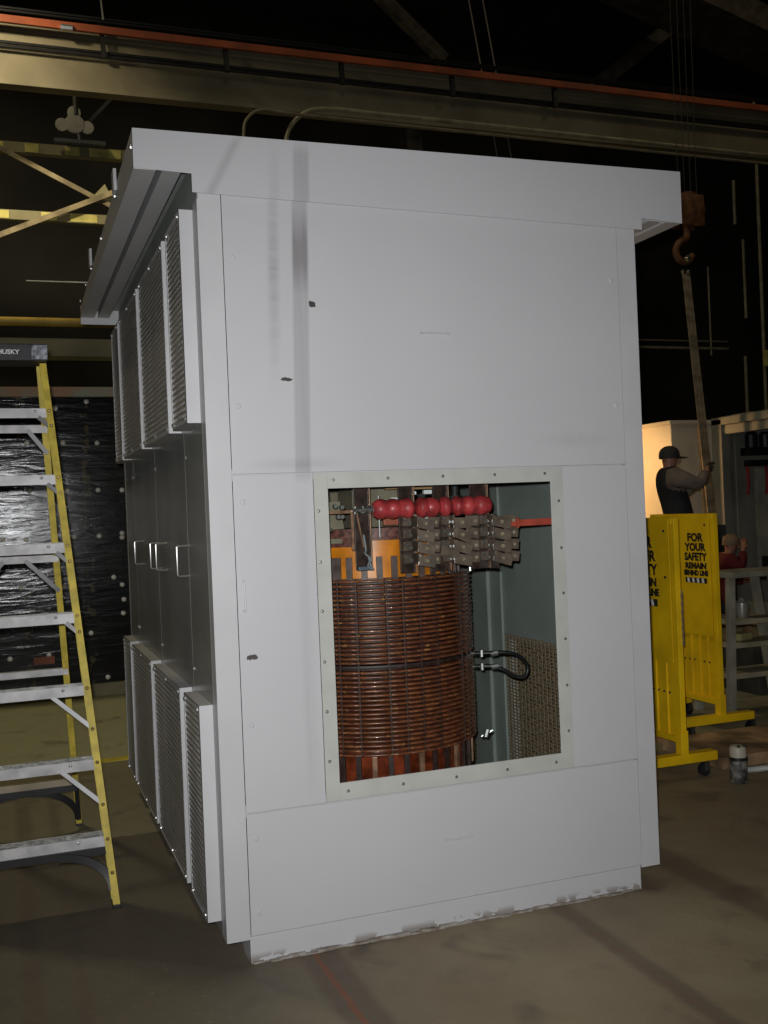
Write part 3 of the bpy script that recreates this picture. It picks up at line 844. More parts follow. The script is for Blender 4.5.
MB().box(-.46, -.29, 5.885, 5.90, .31, .375).build('red_brown_patch', mat('red_brown_tape', (.30, .10, .05, 1), .7), part)

tag(MB().cyl((-7, 7, 3.445), (1.6, 7, 3.455), .042, 12).build('overhead_pipe', pipe_yellow, None, 40), 'dull yellow horizontal pipe above the black partition at the left', 'pipe')
tag(MB().box(-6.9, 1.6, 7.02, 7.3, 3.13, 3.30).box(1.45, 1.6, 7.05, 7.27, 0, 3.13).build('flat_duct', olive_paint), 'flat olive duct running just below the yellow pipe', 'duct')
tag(MB().tube([(-.35, 7.6, 3.98), (1.30, 7.6, 3.99), (1.33, 7.6, 3.96), (1.33, 7.6, 0)], .007, 8).build('thin_conduit', steel, None, 40), 'thin pale rod above the yellow pipe beside the roof edge', 'rod')

tr = thing('bracing_truss', (-1.5, 9, 3.2), 'yellow and grey steel truss with crossed braces high at the left', 'truss')
mb = MB()
for z0 in (5.82, 5.04):
    for a_, b_ in ((0, .12),): pass
MB().box(-6.9, 3.0, 9.0, 9.10, 5.76, 5.88, .004).build('upper_chord', olive_paint, tr)
MB().box(-6.9, 3.0, 9.0, 9.10, 4.99, 5.10, .004).build('lower_chord', olive_paint, tr)
mb = MB()
for x0, x1 in ((-.27, -.12), (.17, .33), (.44, .80), (-.75, -.5)): mb.box(x0, x1, 8.994, 9.0, 5.77, 5.87)
for x0, x1 in ((-.63, -.47), (-.12, .05), (.2, .5)): mb.box(x0, x1, 8.994, 9.0, 5.0, 5.09)
split(mb, 'yellow_marking', haz, tr)
MB().bar((-1.4, 8.97, 6.20), (.78, 8.97, 5.14), .055, .03, (0, 1, 0)).build('diagonal_brace', mat('tan_brace_paint', (.27, .22, .13, 1), .7, noise=.2), tr)
MB().bar((-1.4, 8.93, 4.42), (1.3, 8.93, 5.62), .06, .03, (0, 1, 0)).build('diagonal_brace', MATS['tan_brace_paint'], tr)
mb = MB(); mb.prism([(.42, 5.26), (.74, 5.16), (.60, 5.46)], 'y', 8.985, 8.99)
mb.build('gusset_plate', olive_paint, tr)
for x in (-5.5, 2.4): MB().box(x, x+.25, 9.1, 9.35, 0, 6.0).build('truss_column', dark_steel, tr)

# hoist bracket lamp
pl = thing('hanging_pulley', (.28, 8.9, 5.9), 'small pale cross shaped pulley bracket above the truss at the left', 'pulley')
mb = MB(); mb.lathe([(.03, -.03), (.11, -.02), (.11, .02), (.03, .03)], (.28, 8.9, 6.10), 'y', 14)
for dx, dz in ((-.14, -.02), (.14, -.03), (0, .13)): mb.lathe([(.01, -.02), (.075, -.015), (.075, .015), (.01, .02)], (.28+dx, 8.9, 6.10+dz), 'y', 12)
split(mb, 'pulley_wheel', mat('pale_grey_casting', (.40, .38, .33, 1), .6), pl, 40)
MB().cyl((.32, 8.9, 6.0), (.34, 8.9, 5.88), .02, 8).build('pulley_stem', steel, pl)
MB().box(.05, .62, 8.88, 8.95, 5.88, 5.92).build('pulley_crossbar', enc_dark, pl)
MB().bar((.35, 8.95, 6.05), (.75, 8.95, 6.5), .04, .02, (0, 1, 0)).cyl((.30, 8.9, 6.2), (.30, 8.9, 6.45), .03, 8).build('pulley_strut', dark_steel, pl)

# crane runway
rw = thing('crane_runway_beam', (5, 8, 6.1), 'long cream crane runway beam with orange conductor bar across the top of the hall', 'beam')
MB().box(-6.9, 16.9, 8.0, 8.03, 6.15, 6.78).box(-6.9, 16.9, 7.985, 8.15, 6.12, 6.155, .003).box(-6.9, 16.9, 7.95, 8.15, 6.78, 6.81, .003).build('beam_web', beam_paint, rw)
MB().box(-6.9, 16.9, 7.84, 7.88, 6.70, 6.78, .006).build('orange_conductor_bar', orange_rail, rw)
mb = MB()
for z in (6.86, 6.83): mb.cyl((-6.9, 7.86, z), (16.9, 7.86, z), .014, 6)
for z in (6.53, 6.49): mb.cyl((-6.9, 7.93, z), (16.9, 7.93, z), .018, 6)
split(mb, 'black_conductor', blackp, rw)
for x in (-1.9, .52, 1.85, 3.2, 4.6, 6.0):
    MB().bar((x, 7.90, 6.84), (x+.02, 7.90, 6.46), .05, .05, (0, 1, 0)).build('conductor_hanger', blackp, rw)
mb = MB(); mb.cyl((.54, 7.83, 6.84), (.50, 7.83, 7.35), .012, 6); mb.cyl((.1, 7.83, 6.71), (.22, 7.83, 6.71), .035, 8)
split(mb, 'hanger_rod', steel, rw)
for x in (4.1, 14.5): MB().box(x, x+.2, 8.15, 8.4, 0, 6.12).build('runway_column', rust_steel, rw)
def run_pipe(name, pts, r, lab, m_):
    return tag(MB().tube(smooth_pts(pts, 6), r, 8).build(name, m_, None, 50), lab, 'conduit')
pale_pipe = mat('pale_conduit', (.34, .31, .21, 1), .5, .2, noise=.15)
run_pipe('curved_conduit', [(2.46, 7.75, 0), (2.46, 7.75, 2), (2.46, 7.75, 5.2), (2.46, 7.75, 5.60), (2.53, 7.75, 5.85), (2.75, 7.75, 6.05), (3.1, 7.75, 6.10), (3.6, 7.75, 6.095), (5, 7.75, 6.09), (9, 7.75, 6.06), (16, 7.75, 6.02)], .026,
         'pale conduit rising behind the enclosure roof and bending right along the runway beam', pale_pipe)
run_pipe('curved_conduit', [(1.98, 7.7, 0), (1.98, 7.7, 2), (1.98, 7.7, 5.2), (1.98, 7.7, 5.7), (2.03, 7.7, 5.88), (2.2, 7.7, 5.99), (2.6, 7.7, 5.98), (4, 7.7, 5.97), (9, 7.7, 5.93), (16, 7.7, 5.88)], .018,
         'thinner darker conduit bending over just left of the pale one', mat('dim_conduit', (.22, .19, .13, 1), .6))
# roof steel
for i, (a_, b_, w_, h_, lab) in enumerate((((-6.5, 11, 11.2), (16.5, 11, 10.6), .3, .4, 'brown roof purlin farthest back under the dark ceiling'),
        ((2.2, 9.0, 9.8), (5.2, 9.4, 7.6), .12, .16, 'slanting roof brace above the runway beam near the top centre'),
        ((5.0, 8.5, 9.3), (11, 8.5, 7.7), .9, .35, 'wide brown box girder high above the enclosure'),
        ((7.6, 9.5, 7.5), (11.5, 9.5, 10.5), .2, .2, 'slanting brown roof brace at the upper right'))):
    tag(MB().bar(a_, b_, w_, h_).build('roof_beam', rust_steel), lab, 'beam')
for x0, lab in ((5.35, 'left of two thin hanging wires above the enclosure roof'), (5.55, 'right of two thin hanging wires above the enclosure roof')):
    tag(MB().cyl((x0-.55, 8.3, 9.6), (x0+.15, 8.3, 5.2), .009, 6).build('hanging_wire', mat('wire_grey', (.20, .18, .15, 1), .5), None), lab, 'wire')

# ------------------------------------------------------------------ right background
HY = 7.4
hk = thing('crane_hook_block', (7.53, HY, 4.45), 'rusty orange crane hook block hanging at the right beside the roof corner', 'crane hook')
mb = MB()
mb.lathe([(.04, -.09), (.21, -.07), (.22, 0), (.21, .07), (.04, .09)], (7.565, HY, 5.14), 'y', 20)
mb.box(7.40, 7.73, HY-.12, HY-.09, 4.90, 5.30, .02).box(7.40, 7.73, HY+.09, HY+.12, 4.90, 5.30, .02)
mb.build('sheave_block', hook_mat, hk, 40)
hp = [(7.53, HY, 4.93), (7.53, HY, 4.79), (7.41, HY, 4.706), (7.356, HY, 4.584), (7.426, HY, 4.48), (7.53, HY, 4.48), (7.60, HY, 4.566)]
MB().tube(smooth_pts(hp, 5), .044, 10).build('hook', hook_mat, hk, 50)
mb = MB()
for dx in (-.13, -.04, .05, .14): mb.cyl((7.565+dx, HY, 5.25), (7.565+dx*1.4, HY, 12.95), .005, 6)
split(mb, 'hoist_rope', mat('dark_rope', (.06, .055, .045, 1), .7), hk)
mb = MB(); mb.lathe([(.03, -.03), (.05, 0), (.03, .03)], (7.50, HY-.05, 4.50), 'y', 12); mb.lathe([(.02, -.02), (.035, 0), (.02, .02)], (7.42, HY-.05, 4.33), 'y', 12); mb.lathe([(.02, -.02), (.035, 0), (.02, .02)], (7.50, HY-.05, 4.33), 'y', 12)
split(mb, 'shackle', mat('bright_shackle', (.75, .72, .60, 1), .2, .9), hk, 40)
for k_, (x0, x1, lab) in enumerate(((7.43, 7.67, 'left leg of the beige lifting sling hanging from the crane hook'), (7.52, 7.78, 'right leg of the beige lifting sling hanging from the crane hook'))):
    tag(MB().bar((x0, HY-.06+.06*k_, 4.30), (x1, HY-.06+.06*k_, 1.20), .065, .018, (0, 1, 0)).build('lifting_sling', sling_mat), lab, 'sling')
ld = thing('machine_base', (7.70, HY, 0), 'dark upright machine part under the lifting sling beside the grey enclosure', 'machine part')
MB().box(7.50, 7.88, HY-.16, HY+.14, 0, .95, .02).build('machine_body', dark_steel, ld)
mb = MB(); mb.box(7.60, 7.86, HY-.12, HY+.06, .95, 1.16, .03); mb.cyl((7.62, HY-.16, 1.05), (7.62, HY-.10, 1.05), .06, 14); mb.cyl((7.80, HY-.20, .98), (7.80, HY-.1, .98), .045, 12)
mb.build('machine_head', enc_dark, ld, 40)

en = thing('open_steel_enclosure', (8.9, 6, 0), 'large grey steel enclosure with open front and dark interior at the right', 'enclosure')
FX = 7.95
MB().box(FX, FX+.12, 7.42, 7.62, 0, 2.50, .01).build('corner_column', enc_grey, en)
MB().box(FX, FX+.12, 3.2, 7.62, 2.42, 2.52, .01).box(FX+.03, FX+.12, 3.2, 7.62, 2.30, 2.42, .01).build('header_beam', enc_grey, en)
MB().box(FX+.02, FX+.12, 3.2, 7.42, 0, .20, .01).build('sill', enc_grey, en)
MB().box(FX+.12, FX+2.2, 7.50, 7.56, 0, 2.5).build('side_wall', enc_grey, en)
MB().box(FX+2.15, FX+2.2, 3.2, 7.50, 0, 2.5).build('rear_wall', enc_dark, en)
MB().box(FX+.1, FX+2.2, 3.2, 7.56, 2.5, 2.54).build('enclosure_roof', enc_dark, en)
MB().box(8.46, 9.6, 7.42, 7.47, .55, 1.86, .01).build('inner_barrier_board', mat('inner_board', (.40, .38, .30, 1), .7), en)
MB().box(8.14, 8.17, 7.40, 7.50, .2, 2.3, .005).build('inner_stiffener', enc_grey, en)
mb = MB(); mb.box(8.26, 9.6, 7.25, 7.45, 2.02, 2.12)
for x in (8.34, 8.56, 8.80, 9.04): mb.lathe([(.05, -.12), (.08, -.08), (.08, .08), (.05, .12)], (x, 7.33, 2.20), 'z', 12)
mb.box(8.24, 9.6, 7.31, 7.37, 1.88, 1.96)
split(mb, 'dark_equipment', blackp, en)
for x in (8.26, 8.55): MB().tube(smooth_pts([(x, 7.34, 1.9), (x+.01, 7.33, 1.75), (x, 7.34, 1.52)], 5), .018, 8).build('red_lead', red_rubber, en)
mb = MB(); mb.box(8.50, 9.6, 7.30, 7.42, .50, .72, .01); mb.build('lower_trough', blackp, en)

cb = thing('cream_steel_cabinet', (8.3, 8.6, 0), 'warmly lit cream steel cabinet standing behind the working person', 'cabinet')
MB().box(7.56, 9.0, 7.93, 9.6, .05, 2.50, .01).build('cabinet_shell', cream, cb)
MB().box(7.53, 9.03, 7.90, 9.63, 2.48, 2.53, .005).build('cabinet_cap', cream, cb)
MB().box(7.58, 8.98, 7.95, 9.58, 0, .06).build('cabinet_base', dark_steel, cb)
mb = MB(); mb.bar((7.93, 7.80, 2.45), (7.98, 7.80, .9), .11, .04, (0, 1, 0), .005)
tag(mb.build('wooden_prop', mat('lit_tan_timber', (.60, .42, .24, 1), .7)), 'upright tan timber lit warmly beside the grey enclosure column', 'timber')

# vertical conduits on the far right
for (x, z0, z1, r, lab) in ((11.75, .0, 8.3, .05, 'rightmost tall dim conduit on the far wall'), (11.40, 4.55, 5.9, .04, 'short bright conduit section beside the tall far conduit'), (10.65, 3.9, 5.4, .025, 'thin dim conduit left of the far wall conduits'),
                            (11.35, 2.6, 3.9, .045, 'lower conduit section beside the tall far conduit'), (11.25, 6.15, 6.9, .045, 'upper conduit section beside the tall far conduit')):
    tag(MB().cyl((x, 11, z0), (x, 11, z1), r*.6, 8).build('wall_conduit', pale_pipe, None, 40), lab, 'conduit')
tag(MB().cyl((6.5, 11, 4.02), (11.0, 11, 4.02), .022, 8).build('horizontal_conduit', pale_pipe, None, 40), 'lower of two dim horizontal conduits crossing behind the sling', 'conduit')
tag(MB().cyl((6.5, 11, 4.14), (11.0, 11, 4.14), .014, 8).build('horizontal_conduit', MATS['dim_conduit'], None, 40), 'upper of two dim horizontal conduits crossing behind the sling', 'conduit')
tag(MB().box(11.72, 11.95, 10.9, 11.0, 3.72, 4.0, .01).build('junction_box', haz), 'small yellow junction box on the far right conduit', 'junction box')
for i in range(5):
    pass

# ------------------------------------------------------------------ barriers
def barrier(x, y0, y1, label, lx):
    b = thing('safety_barrier', (x, (y0+y1)/2, 0), label, 'barrier')
    zt = 1.40; pan = MB()
    # ribbed panel between posts
    n = 7; w = (y1-y0-.06)/n
    for i in range(n):
        ya = y0+.03+i*w
        pan.box(x-.002, x+.002, ya, ya+w*.8, .20, zt-.03); pan.box(x-.010, x+.002, ya+w*.8, ya+w, .20, zt-.03, .002)
    pan.build('ribbed_panel', safety, b)
    for y in (y0, y1):
        MB().box(x-.016, x+.016, y-.018, y+.018, .14, zt, .003).build('post', safety, b)
        MB().box(x-.026, x+.020, y-.026, y+.026, .09, .26, .003).build('post_socket', safety, b)
        f = MB().box(x-.28, x+(.20 if lx else .23), y-.032, y+.032, .085, .135, .004).build('foot_arm', safety, b)
        for dx in (-.24, .13 if lx else .22):
            MB().lathe([(.012, -.014), (.034, -.012), (.034, .012), (.012, .014)], (x+dx, y, .034), 'y', 14).build('caster_wheel', blackp, f, 40)
            MB().box(x+dx-.006, x+dx+.022, y-.02, y-.016, .03, .088).box(x+dx-.006, x+dx+.022, y+.016, y+.02, .03, .088).box(x+dx-.006, x+dx+.022, y-.02, y+.02, .080, .088).build('caster_fork', dark_steel, f)
    MB().box(x-.020, x+.020, y0, y1, zt-.035, zt+.002, .003).build('upper_cross_rail', safety, b)
    MB().box(x-.018, x+.018, y0, y1, .19, .225, .003).build('lower_cross_rail', safety, b)
    # sign facing the enclosure, fixed across the posts
    sy0, sy1 = y0+.02, y1-.05
    sg = MB().box(x-.024, x-.020, sy0, sy1, .62, zt-.01, .002).build('sign_plate', safety, b)
    R = Matrix.Rotation(-PI/2, 4, 'Z') @ Matrix.Rotation(PI/2, 4, 'X')
    cy_ = y0+.27 if lx else y0+.165
    q_ = 1 if lx else .84
    zz_ = lambda z: z if lx else 1.122+(z-1.115)*.83
    for txt, z, sz, xs in (('FOR', 1.265, .085, 1.15), ('YOUR', 1.190, .080, 1.1), ('SAFETY', 1.115, .080, 1.0), ('REMAIN', 1.045, .062, 1.15), ('BEHIND LINE', .990, .052, .95)):
        text_mesh(txt, sz*q_, 'sign_lettering', black_ink, Matrix.Translation((x-.0245, cy_, zz_(z))) @ R, sg, .0006, .0035, xs)
    MB().box(x-.0255, x-.024, cy_-.13*q_, cy_+.13*q_, zz_(.915), zz_(.955)).build('black_stripe', black_ink, sg)
    mb = MB()
    for i in range(4):
        yy = cy_+(-.085+i*.058)*q_
        mb.prism([(yy-.012, zz_(.918)), (yy+.010, zz_(.918)), (yy+.016, zz_(.952)), (yy-.006, zz_(.952))], 'x', x-.0265, x-.0255)
    split(mb, 'white_dash', white_ink, sg)
    mb = MB()
    for i in range(9):
        mb.lathe([(.006, -.008), (.006, .0)], (x, y0+.09+i*.05, .45), 'x', 8)
    mb.lathe([(.008, -.028), (.008, -.020)], (x, y0+.06, 1.08), 'x', 8); mb.lathe([(.008, -.028), (.008, -.020)], (x, y1-.08, 1.08), 'x', 8)
    mb.lathe([(.008, -.028), (.008, -.020)], (x, y0+.06, 1.33), 'x', 8)
    split(mb, 'panel_rivet', dark_steel, b)
    return b
b1 = barrier(2.725, 1.25, 1.98, 'nearer yellow safety barrier on wheels, partly hidden by the grey enclosure', True)
b2 = barrier(3.55, 1.98, 2.62, 'farther yellow safety barrier on wheels with its full safety wording visible', False)
mb = MB()
for k in range(14):
    z = 1.0-k*.021
    mb.obox((2.738, 1.224, z), (.012 if k % 2 else .005, .005 if k % 2 else .012, .024), (0, 0, 0), .001)
mb.build('hanging_chain', mat('dull_chain', (.30, .26, .18, 1), .4, .6), b1)

# canister, platform, grey hose
cn = thing('small_canister', (2.93, 1.06, 0), 'small white and black canister standing on the floor beside the yellow barrier', 'canister')
MB().lathe([(.040, 0), (.046, .004), (.046, .120), (.045, .125)], (2.93, 1.06, 0), 'z', 20).build('canister_body', mat('black_white_label', (.02, .02, .02, 1), .4, scale=30, col2=(.22, .21, .18, 1)), cn, 40)
MB().lathe([(.0475, .118), (.0475, .135), (.0475, .1352)], (2.93, 1.06, 0), 'z', 20).build('canister_band', blackp, cn, 40)
MB().lathe([(.044, .13), (.044, .178), (.038, .190), (.02, .195)], (2.93, 1.06, 0), 'z', 20).build('canister_lid', mat('dirty_white_lid', (.48, .44, .34, 1), .5), cn, 40)
mb = MB()
for dx in (-.018, .018): mb.lathe([(.008, 0), (.008, .012)], (2.93+dx, 1.03, .188), 'z', 8)
split(mb, 'lid_knob', dark_steel, cn)
tag(MB().box(3.02, 4.6, 1.30, 1.86, 0, .065, .003).build('plywood_sheet', wood), 'worn brown timber skid lying on the floor between and beyond the yellow barriers', 'timber')
tag(MB().box(3.10, 3.20, 1.90, 2.2, 0, .17, .004).build('cardboard_box', cardboard), 'small brown cardboard box between the two yellow barriers', 'box')
tag(MB().tube(smooth_pts([(2.98, 1.10, .045), (3.06, 1.0, .07), (3.2, .95, .09), (3.6, 1.0, .1), (4.2, 1.1, .03)], 5), .016, 8).build('grey_hose', mat('grey_hose', (.42, .44, .40, 1), .5), None, 50), 'grey hose leading right from the small canister', 'hose')

# work stand
ws = thing('work_stand', (4.35, 2.5, 0), 'grey splayed leg work stand with shelves right of the yellow barriers', 'stand')
gm = mat('work_stand_grey', (.25, .24, .18, 1), .6, noise=.15)
MB().box(3.98, 4.72, 2.36, 2.66, .945, .985, .004).build('stand_top', gm, ws)
for sx, xa, xb in ((-1, 4.01, 3.93), (1, 4.36, 4.60)):
    for ya, yb in ((2.42, 2.36), (2.60, 2.72)):
        MB().bar((xa, ya, .945), (xb, yb, 0), .055, .04, (0, 1, 0), .003).build('stand_leg', gm, ws)
for z, w0, w1 in ((.62, 4.0, 4.42), (.46, 4.0, 4.48), (.25, 3.98, 4.55)):
    MB().box(w0, w1, 2.40, 2.66, z, z+.035, .003).build('stand_shelf', mat('stand_shelf_tan', (.30, .26, .17, 1), .7), ws)
tag(MB().obox((4.16, 2.52, .5225), (.15, .10, .052), (0, 0, .3), .015).build('folded_rag', mat('olive_rag', (.34, .30, .12, 1), .9)), 'crumpled olive rag on a shelf of the work stand', 'rag')
tag(MB().lathe([(.04, 0), (.045, .02), (.045, .1), (.02, .12), (.018, .13)], (4.18, 2.52, .656), 'z', 14).build('steel_bottle', mat('steel_bottle', (.40, .40, .36, 1), .3, .6), None, 40), 'small metal bottle on the upper shelf of the work stand', 'bottle')
tag(MB().box(4.62, 5.3, 2.9, 3.5, 0, .35, .01).build('dark_crate', dark_steel), 'dark crate behind the grey work stand', 'crate')

# ------------------------------------------------------------------ people
def skin_mesh(name, nodes, edges, m, parent, root=0, sub=2):
    """nodes: list of (pos, radius)"""
    me = bpy.data.meshes.new(name+'_sk')
    me.from_pydata([n[0] for n in nodes], edges, [])
    o = bpy.data.objects.new(name+'_sk', me); COL.objects.link(o)
    md = o.modifiers.new('s', 'SKIN')
    for i, n in enumerate(nodes):
        r = n[1]; sv = me.skin_vertices[0].data[i]
        sv.radius = r if isinstance(r, tuple) else (r, r); sv.use_root = (i == root)
    md.use_smooth_shade = True
    sb = o.modifiers.new('u', 'SUBSURF'); sb.levels = sub; sb.render_levels = sub
    dg = bpy.context.evaluated_depsgraph_get(); dg.update()
    nm = bpy.data.meshes.new_from_object(o.evaluated_get(dg)); nm.name = name
    bpy.data.objects.remove(o)
    nm.materials.clear(); nm.materials.append(m)
    for p in nm.polygons: p.use_smooth = True
    q = bpy.data.objects.new(name, nm); COL.objects.link(q); adopt(q, parent)
    return q
skin_c = mat('skin', (.42, .19, .12, 1), .5, noise=.06)
vest_c = mat('dark_vest_cloth', (.022, .022, .026, 1), .85, noise=.2)
shirt_c = mat('grey_brown_shirt', (.20, .16, .125, 1), .9, noise=.15)
jean_c = mat('dark_work_trousers', (.05, .05, .06, 1), .9)
glove_c = mat('dark_glove', (.03, .028, .028, 1), .8)
boot_c = mat('brown_boot', (.07, .045, .03, 1), .6)

def person(base, fwd, label, arms, lean, kneel, mats, k=1.0, group=None):
    """base: floor point; fwd: facing direction; arms: list of (elbow, wrist) in local (forward, left, up)"""
    P = thing('person', base, label, 'person')
    f = V(fwd).normalized(); l = V((-f.y, f.x, 0)); B = V(base)
    def L(a, b, c): return B+(f*a+l*b+V((0, 0, c)))*k
    hipz = .90 if not kneel else .30
    top = lean
    pel = L(0, 0, hipz); waist = L(.02+top*.25, 0, hipz+.16); chest = L(.02+top*.7, 0, hipz+.38); neckb = L(.03+top, 0, hipz+.56)
    neck = L(.05+top*1.1, 0, hipz+.60); head = L(.075+top*1.2, 0, hipz+.69); crown = L(.06+top*1.2, 0, hipz+.76)
    nodes = [(pel, (.135, .10)), (waist, (.135, .10)), (chest, (.155, .11)), (neckb, (.085, .075)), (neck, .052), (head, (.078, .088)), (crown, (.062, .072))]
    edges = [(0, 1), (1, 2), (2, 3), (3, 4), (4, 5), (5, 6)]
    sleeves = []; 
    for s, (el, wr) in zip((-1, 1), arms):
        sh = L(.02+top*.9, s*.18, hipz+.53); e_ = L(*el); w_ = L(*wr); hnd = w_+(w_-e_).normalized()*.07*k
        i = len(nodes)
        nodes += [(sh, .058), (e_, .043), (w_, .029), (hnd, (.036, .018))]
        edges += [(3, i), (i, i+1), (i+1, i+2), (i+2, i+3)]
        sleeves.append((sh, e_, w_, hnd, i+3))
    legs = []
    for s in (-1, 1):
        hp_ = L(0, s*.09, hipz-.04)
        if kneel: kn = L(.34, s*.14, .09); an = L(-.05, s*.12, .07)
        else: kn = L(.03, s*.11, .48); an = L(-.01, s*.12, .09)
        toe = an+(f*.15+V((0, 0, -.05)))*k
        i = len(nodes)
        nodes += [(hp_, .085), (kn, .058), (an, .042), (toe, (.04, .03))]
        edges += [(0, i), (i, i+1), (i+1, i+2), (i+2, i+3)]
        legs.append((hp_, kn, an, toe))
    nodes = [(tuple(p), r) for p, r in nodes]
    if k != 1: nodes = [(p, tuple(q*k for q in r) if isinstance(r, tuple) else r*k) for p, r in nodes]
    skin_mesh('body', nodes, edges, mats['skin'], P)
    # face: nose, ears, eyes, mouth
    mb = MB(); nz = head+f*.092*k
    mb.obox(nz+V((0, 0, -.005)), (.03*k, .022*k, .035*k), (0, 0, math.atan2(f.y, f.x)), .006)
    for s in (-1, 1): mb.obox(head+l*s*.079*k+V((0, 0, -.005)), (.03*k, .012*k, .05*k), (0, 0, math.atan2(f.y, f.x)), .005)
    split(mb, 'nose_or_ear', mats['skin'], P, 60)
    mb = MB()
    for s in (-1, 1): mb.obox(head+f*.083*k+l*s*.03*k+V((0, 0, .018*k)), (.012*k, .018*k, .009*k), (0, 0, math.atan2(f.y, f.x)), .003)
    mb.obox(head+f*.083*k+V((0, 0, -.04*k)), (.008, .04*k, .007), (0, 0, math.atan2(f.y, f.x)), .002)
    split(mb, 'facial_feature', black_ink, P)
    # clothes
    def inflate(ps, add): return [(tuple(p), tuple(q+add for q in r) if isinstance(r, tuple) else r+add) for p, r in ps]
    ug = [(L(0, 0, hipz-.07), (.185*k, .16*k)), (waist, (.18*k, .155*k)), (chest, (.20*k, .165*k)), (L(.03+top*.95, 0, hipz+.52), (.135*k, .12*k)), (L(.045+top*1.05, 0, hipz+.585), (.072*k, .072*k))]
    ug += [(sleeves[0][0]-(sleeves[0][0]-neckb)*.3, .105*k), (sleeves[1][0]-(sleeves[1][0]-neckb)*.3, .105*k)]
    if mats.get('vest'):
        skin_mesh('vest', [(tuple(p), r) for p, r in ug], [(0, 1), (1, 2), (2, 3), (3, 4), (3, 5), (3, 6)], mats['vest'], P, 1)
        ug = [(p, (r[0]-.02, r[1]-.02)) if isinstance(r, tuple) else (p, r-.01) for p, r in ug]
    ja = [(p, r) for p, r in ug[:5]]; je = [(0, 1), (1, 2), (2, 3), (3, 4)]
    for sh, e_, w_, hnd, _ in sleeves:
        i = len(ja); mid = sh+(e_-sh)*.35
        ja += [(sh, .098*k), (mid, .088*k), (e_, .074*k), (w_-(w_-e_)*.02, .048*k)]; je += [(3, i), (i, i+1), (i+1, i+2), (i+2, i+3)]
    skin_mesh('jacket', [(tuple(p), r) for p, r in ja], je, mats['top'], P, 1)
    for sh, e_, w_, hnd, _ in sleeves:
        # hand: palm, four fingers and a thumb
        d = (w_-e_).normalized(); sd = d.cross(V((0, 0, 1))).normalized(); dn = sd.cross(d)
        hn = [(w_, .026*k), (w_+d*.045*k, (.034*k, .017*k)), (w_+d*.085*k, (.036*k, .015*k))]; he = [(0, 1), (1, 2)]
        for q in range(4):
            o_ = (q-1.5)*.018*k; ln = (.062, .074, .070, .054)[q]*k
            a_ = w_+d*.088*k+sd*o_; b_ = a_+d*ln*.55-dn*.006; c_ = b_+d*ln*.35-dn*.025*k
            i = len(hn); hn += [(a_, .0095*k), (b_, .0088*k), (c_, .0078*k)]; he += [(2, i), (i, i+1), (i+1, i+2)]
        i = len(hn); hn += [(w_+d*.035*k+sd*.035*k, .011*k), (w_+d*.065*k+sd*.055*k-dn*.01, .0095*k)]; he += [(1, i), (i, i+1)]
        skin_mesh('gloved_hand' if mats['hand'] is glove_c else 'hand', [(tuple(p), r) for p, r in hn], he, mats['hand'], P, 1, 1)
    tn = [(pel, (.12*k, .10*k))]; te = []
    for hp_, kn, an, toe in legs:
        i = len(tn); tn += [(hp_, .10*k), (kn, .072*k), (an+(kn-an)*.12, .058*k)]; te += [(0, i), (i, i+1), (i+1, i+2)]
    skin_mesh('trousers', [(tuple(p), r) for p, r in tn], te, mats['legs'], P)
    for hp_, kn, an, toe in legs:
        skin_mesh('boot', [(tuple(an+V((0, 0, .08*k))), .052*k), (tuple(an-V((0, 0, .03*k))), .052*k), (tuple(toe), (.05*k, .038*k))], [(0, 1), (1, 2)], boot_c, P, 1)
    # cap
    mb = MB(); prof = [(.102*k, -.012), (.104*k, .02), (.098*k, .055), (.078*k, .088), (.045*k, .107), (.01*k, .113)]
    mb.lathe(prof, tuple(head+V((0, 0, .03*k))-f*.005), 'z', 20)
    c0 = head+V((0, 0, .03*k)); vs = []
    for q in range(9):
        t = -1.0+2*q/8
        a_ = c0+(f*math.cos(t)+l*math.sin(t))*.098*k; b_ = c0+(f*math.cos(t*.75)*1.85+l*math.sin(t)*1.0)*.098*k-V((0, 0, .008))
        vs.append([mb.bm.verts.new(a_), mb.bm.verts.new(b_), mb.bm.verts.new(b_+V((0, 0, .006))), mb.bm.verts.new(a_+V((0, 0, .006)))])
    for A, Bv in zip(vs, vs[1:]):
        for j in range(4): mb.bm.faces.new((A[j], Bv[j], Bv[(j+1) % 4], A[(j+1) % 4]))
    mb.build('cap', mats['cap'], P, 50)
    return P
plat_z = .35
px_, py_ = 5.50, 4.97
mb = MB().box(px_-.45, px_+.45, py_-.4, py_+.4, plat_z-.04, plat_z)
for ax in (-.42, .42):
    for ay in (-.37, .37): mb.box(px_+ax-.03, px_+ax+.03, py_+ay-.03, py_+ay+.03, 0, plat_z-.04)
tag(mb.build('work_platform', wood), 'low wooden work platform under the standing person behind the yellow barriers', 'platform')
person((px_, py_, plat_z), (.94, -.34, 0), 'person in dark vest and cap with arms raised, working behind the yellow barriers',
       [((.13, -.20, 1.33), (.24, -.10, 1.47)), ((.10, .22, 1.24), (.24, .12, 1.40))], -.14, False,
       dict(skin=skin_c, vest=vest_c, top=shirt_c, legs=jean_c, hand=glove_c, cap=mat('dark_cap', (.035, .032, .03, 1), .8)), .96)
maroon = mat('maroon_jacket', (.14, .012, .016, 1), .85)
person((7.10, 6.50, 0), (.94, -.34, 0), 'kneeling person in maroon jacket and tan cap, one arm raised, right of the yellow barriers',
       [((.22, -.22, .72), (.26, -.16, .95)), ((.22, .18, .55), (.36, .10, .55))], .08, True,
       dict(skin=skin_c, top=maroon, legs=jean_c, hand=skin_c, cap=mat('tan_cap', (.30, .20, .12, 1), .7)), .94)

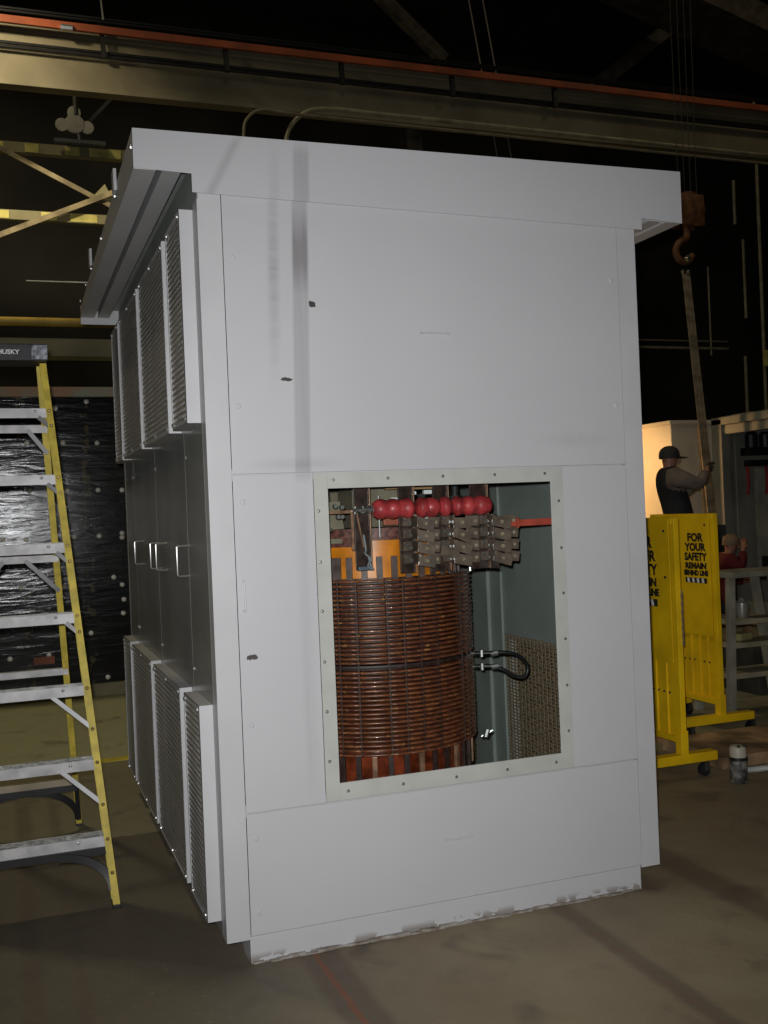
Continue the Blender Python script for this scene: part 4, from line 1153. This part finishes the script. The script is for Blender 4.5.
# ------------------------------------------------------------------ camera
f_px = 1030.251; yaw, pitch, roll = -.3513, -.0008, -.0411
F = V((-math.sin(yaw)*math.cos(pitch), math.cos(yaw)*math.cos(pitch), math.sin(pitch)))
R0 = V((math.cos(yaw), math.sin(yaw), 0)); U0 = R0.cross(F)
Rr = R0*math.cos(roll)+U0*math.sin(roll); Ur = -R0*math.sin(roll)+U0*math.cos(roll)
cd = bpy.data.cameras.new('camera'); cam = bpy.data.objects.new('camera', cd); COL.objects.link(cam)
M = Matrix.Identity(4)
for i in range(3): M[i][0] = Rr[i]; M[i][1] = Ur[i]; M[i][2] = -F[i]
M.translation = V((-.6323, -3.4058, 1.5)); cam.matrix_world = M
cd.sensor_fit = 'VERTICAL'; cd.sensor_height = 36; cd.lens = f_px*36/1024
cd.clip_start = .05; cd.clip_end = 100
S.camera = cam
for o in COL.objects:
    if o.parent is None and o.name.split('.')[0] in GROUPS: o['group'] = GROUPS[o.name.split('.')[0]]

# ------------------------------------------------------------------ lights
def light(name, kind, loc, energy, col=(1, 1, 1), target=None, **kw):
    d = bpy.data.lights.new(name, kind); d.energy = energy; d.color = col
    for k_, v_ in kw.items(): setattr(d, k_, v_)
    o = bpy.data.objects.new(name, d); COL.objects.link(o); o.location = loc
    if target is not None: o.rotation_euler = (V(target)-V(loc)).to_track_quat('-Z', 'Y').to_euler()
    return o
fl = V((-.6323, -3.4058, 1.5))+Ur*.055-Rr*.03
light('camera_flash', 'SPOT', fl, 480, (.98, .985, 1.0), target=fl+F*5+Rr*.1-Ur*.25, spot_size=math.radians(84), spot_blend=1.0, shadow_soft_size=.018)
light('high_bay_lamp_left', 'AREA', (-3.5, 6.5, 11), 200, (1, .86, .52), target=(-1.5, 5, 0), size=.8)
light('beam_fill_spot', 'SPOT', (-2.4, 5.4, 7.5), 1500, (1, .85, .56), target=(-1.7, 8, 6.0), spot_size=math.radians(84), spot_blend=1.0, shadow_soft_size=.2)  # unseen spot added to brighten the left end of the runway beam
light('high_bay_lamp_centre', 'AREA', (2, 1, 12), 34, (1, .88, .62), target=(3, 3, 0), size=.8)
light('high_bay_lamp_right', 'AREA', (10, 4, 11), 34, (1, .80, .5), target=(8, 5, 0), size=.8)
light('work_lamp_warm', 'SPOT', (6.0, 9.9, 2.2), 330, (1, .56, .22), target=(7.6, 8.7, 1.5), spot_size=math.radians(75), spot_blend=.7, shadow_soft_size=.12)

w = bpy.data.worlds.new('World'); S.world = w; w.use_nodes = True
w.node_tree.nodes['Background'].inputs[0].default_value = (.5, .42, .3, 1)
w.node_tree.nodes['Background'].inputs[1].default_value = .005
S.view_settings.view_transform = 'Standard'; S.view_settings.look = 'None'; S.view_settings.gamma = 1
S.view_settings.use_curve_mapping = False; S.view_settings.exposure = 0
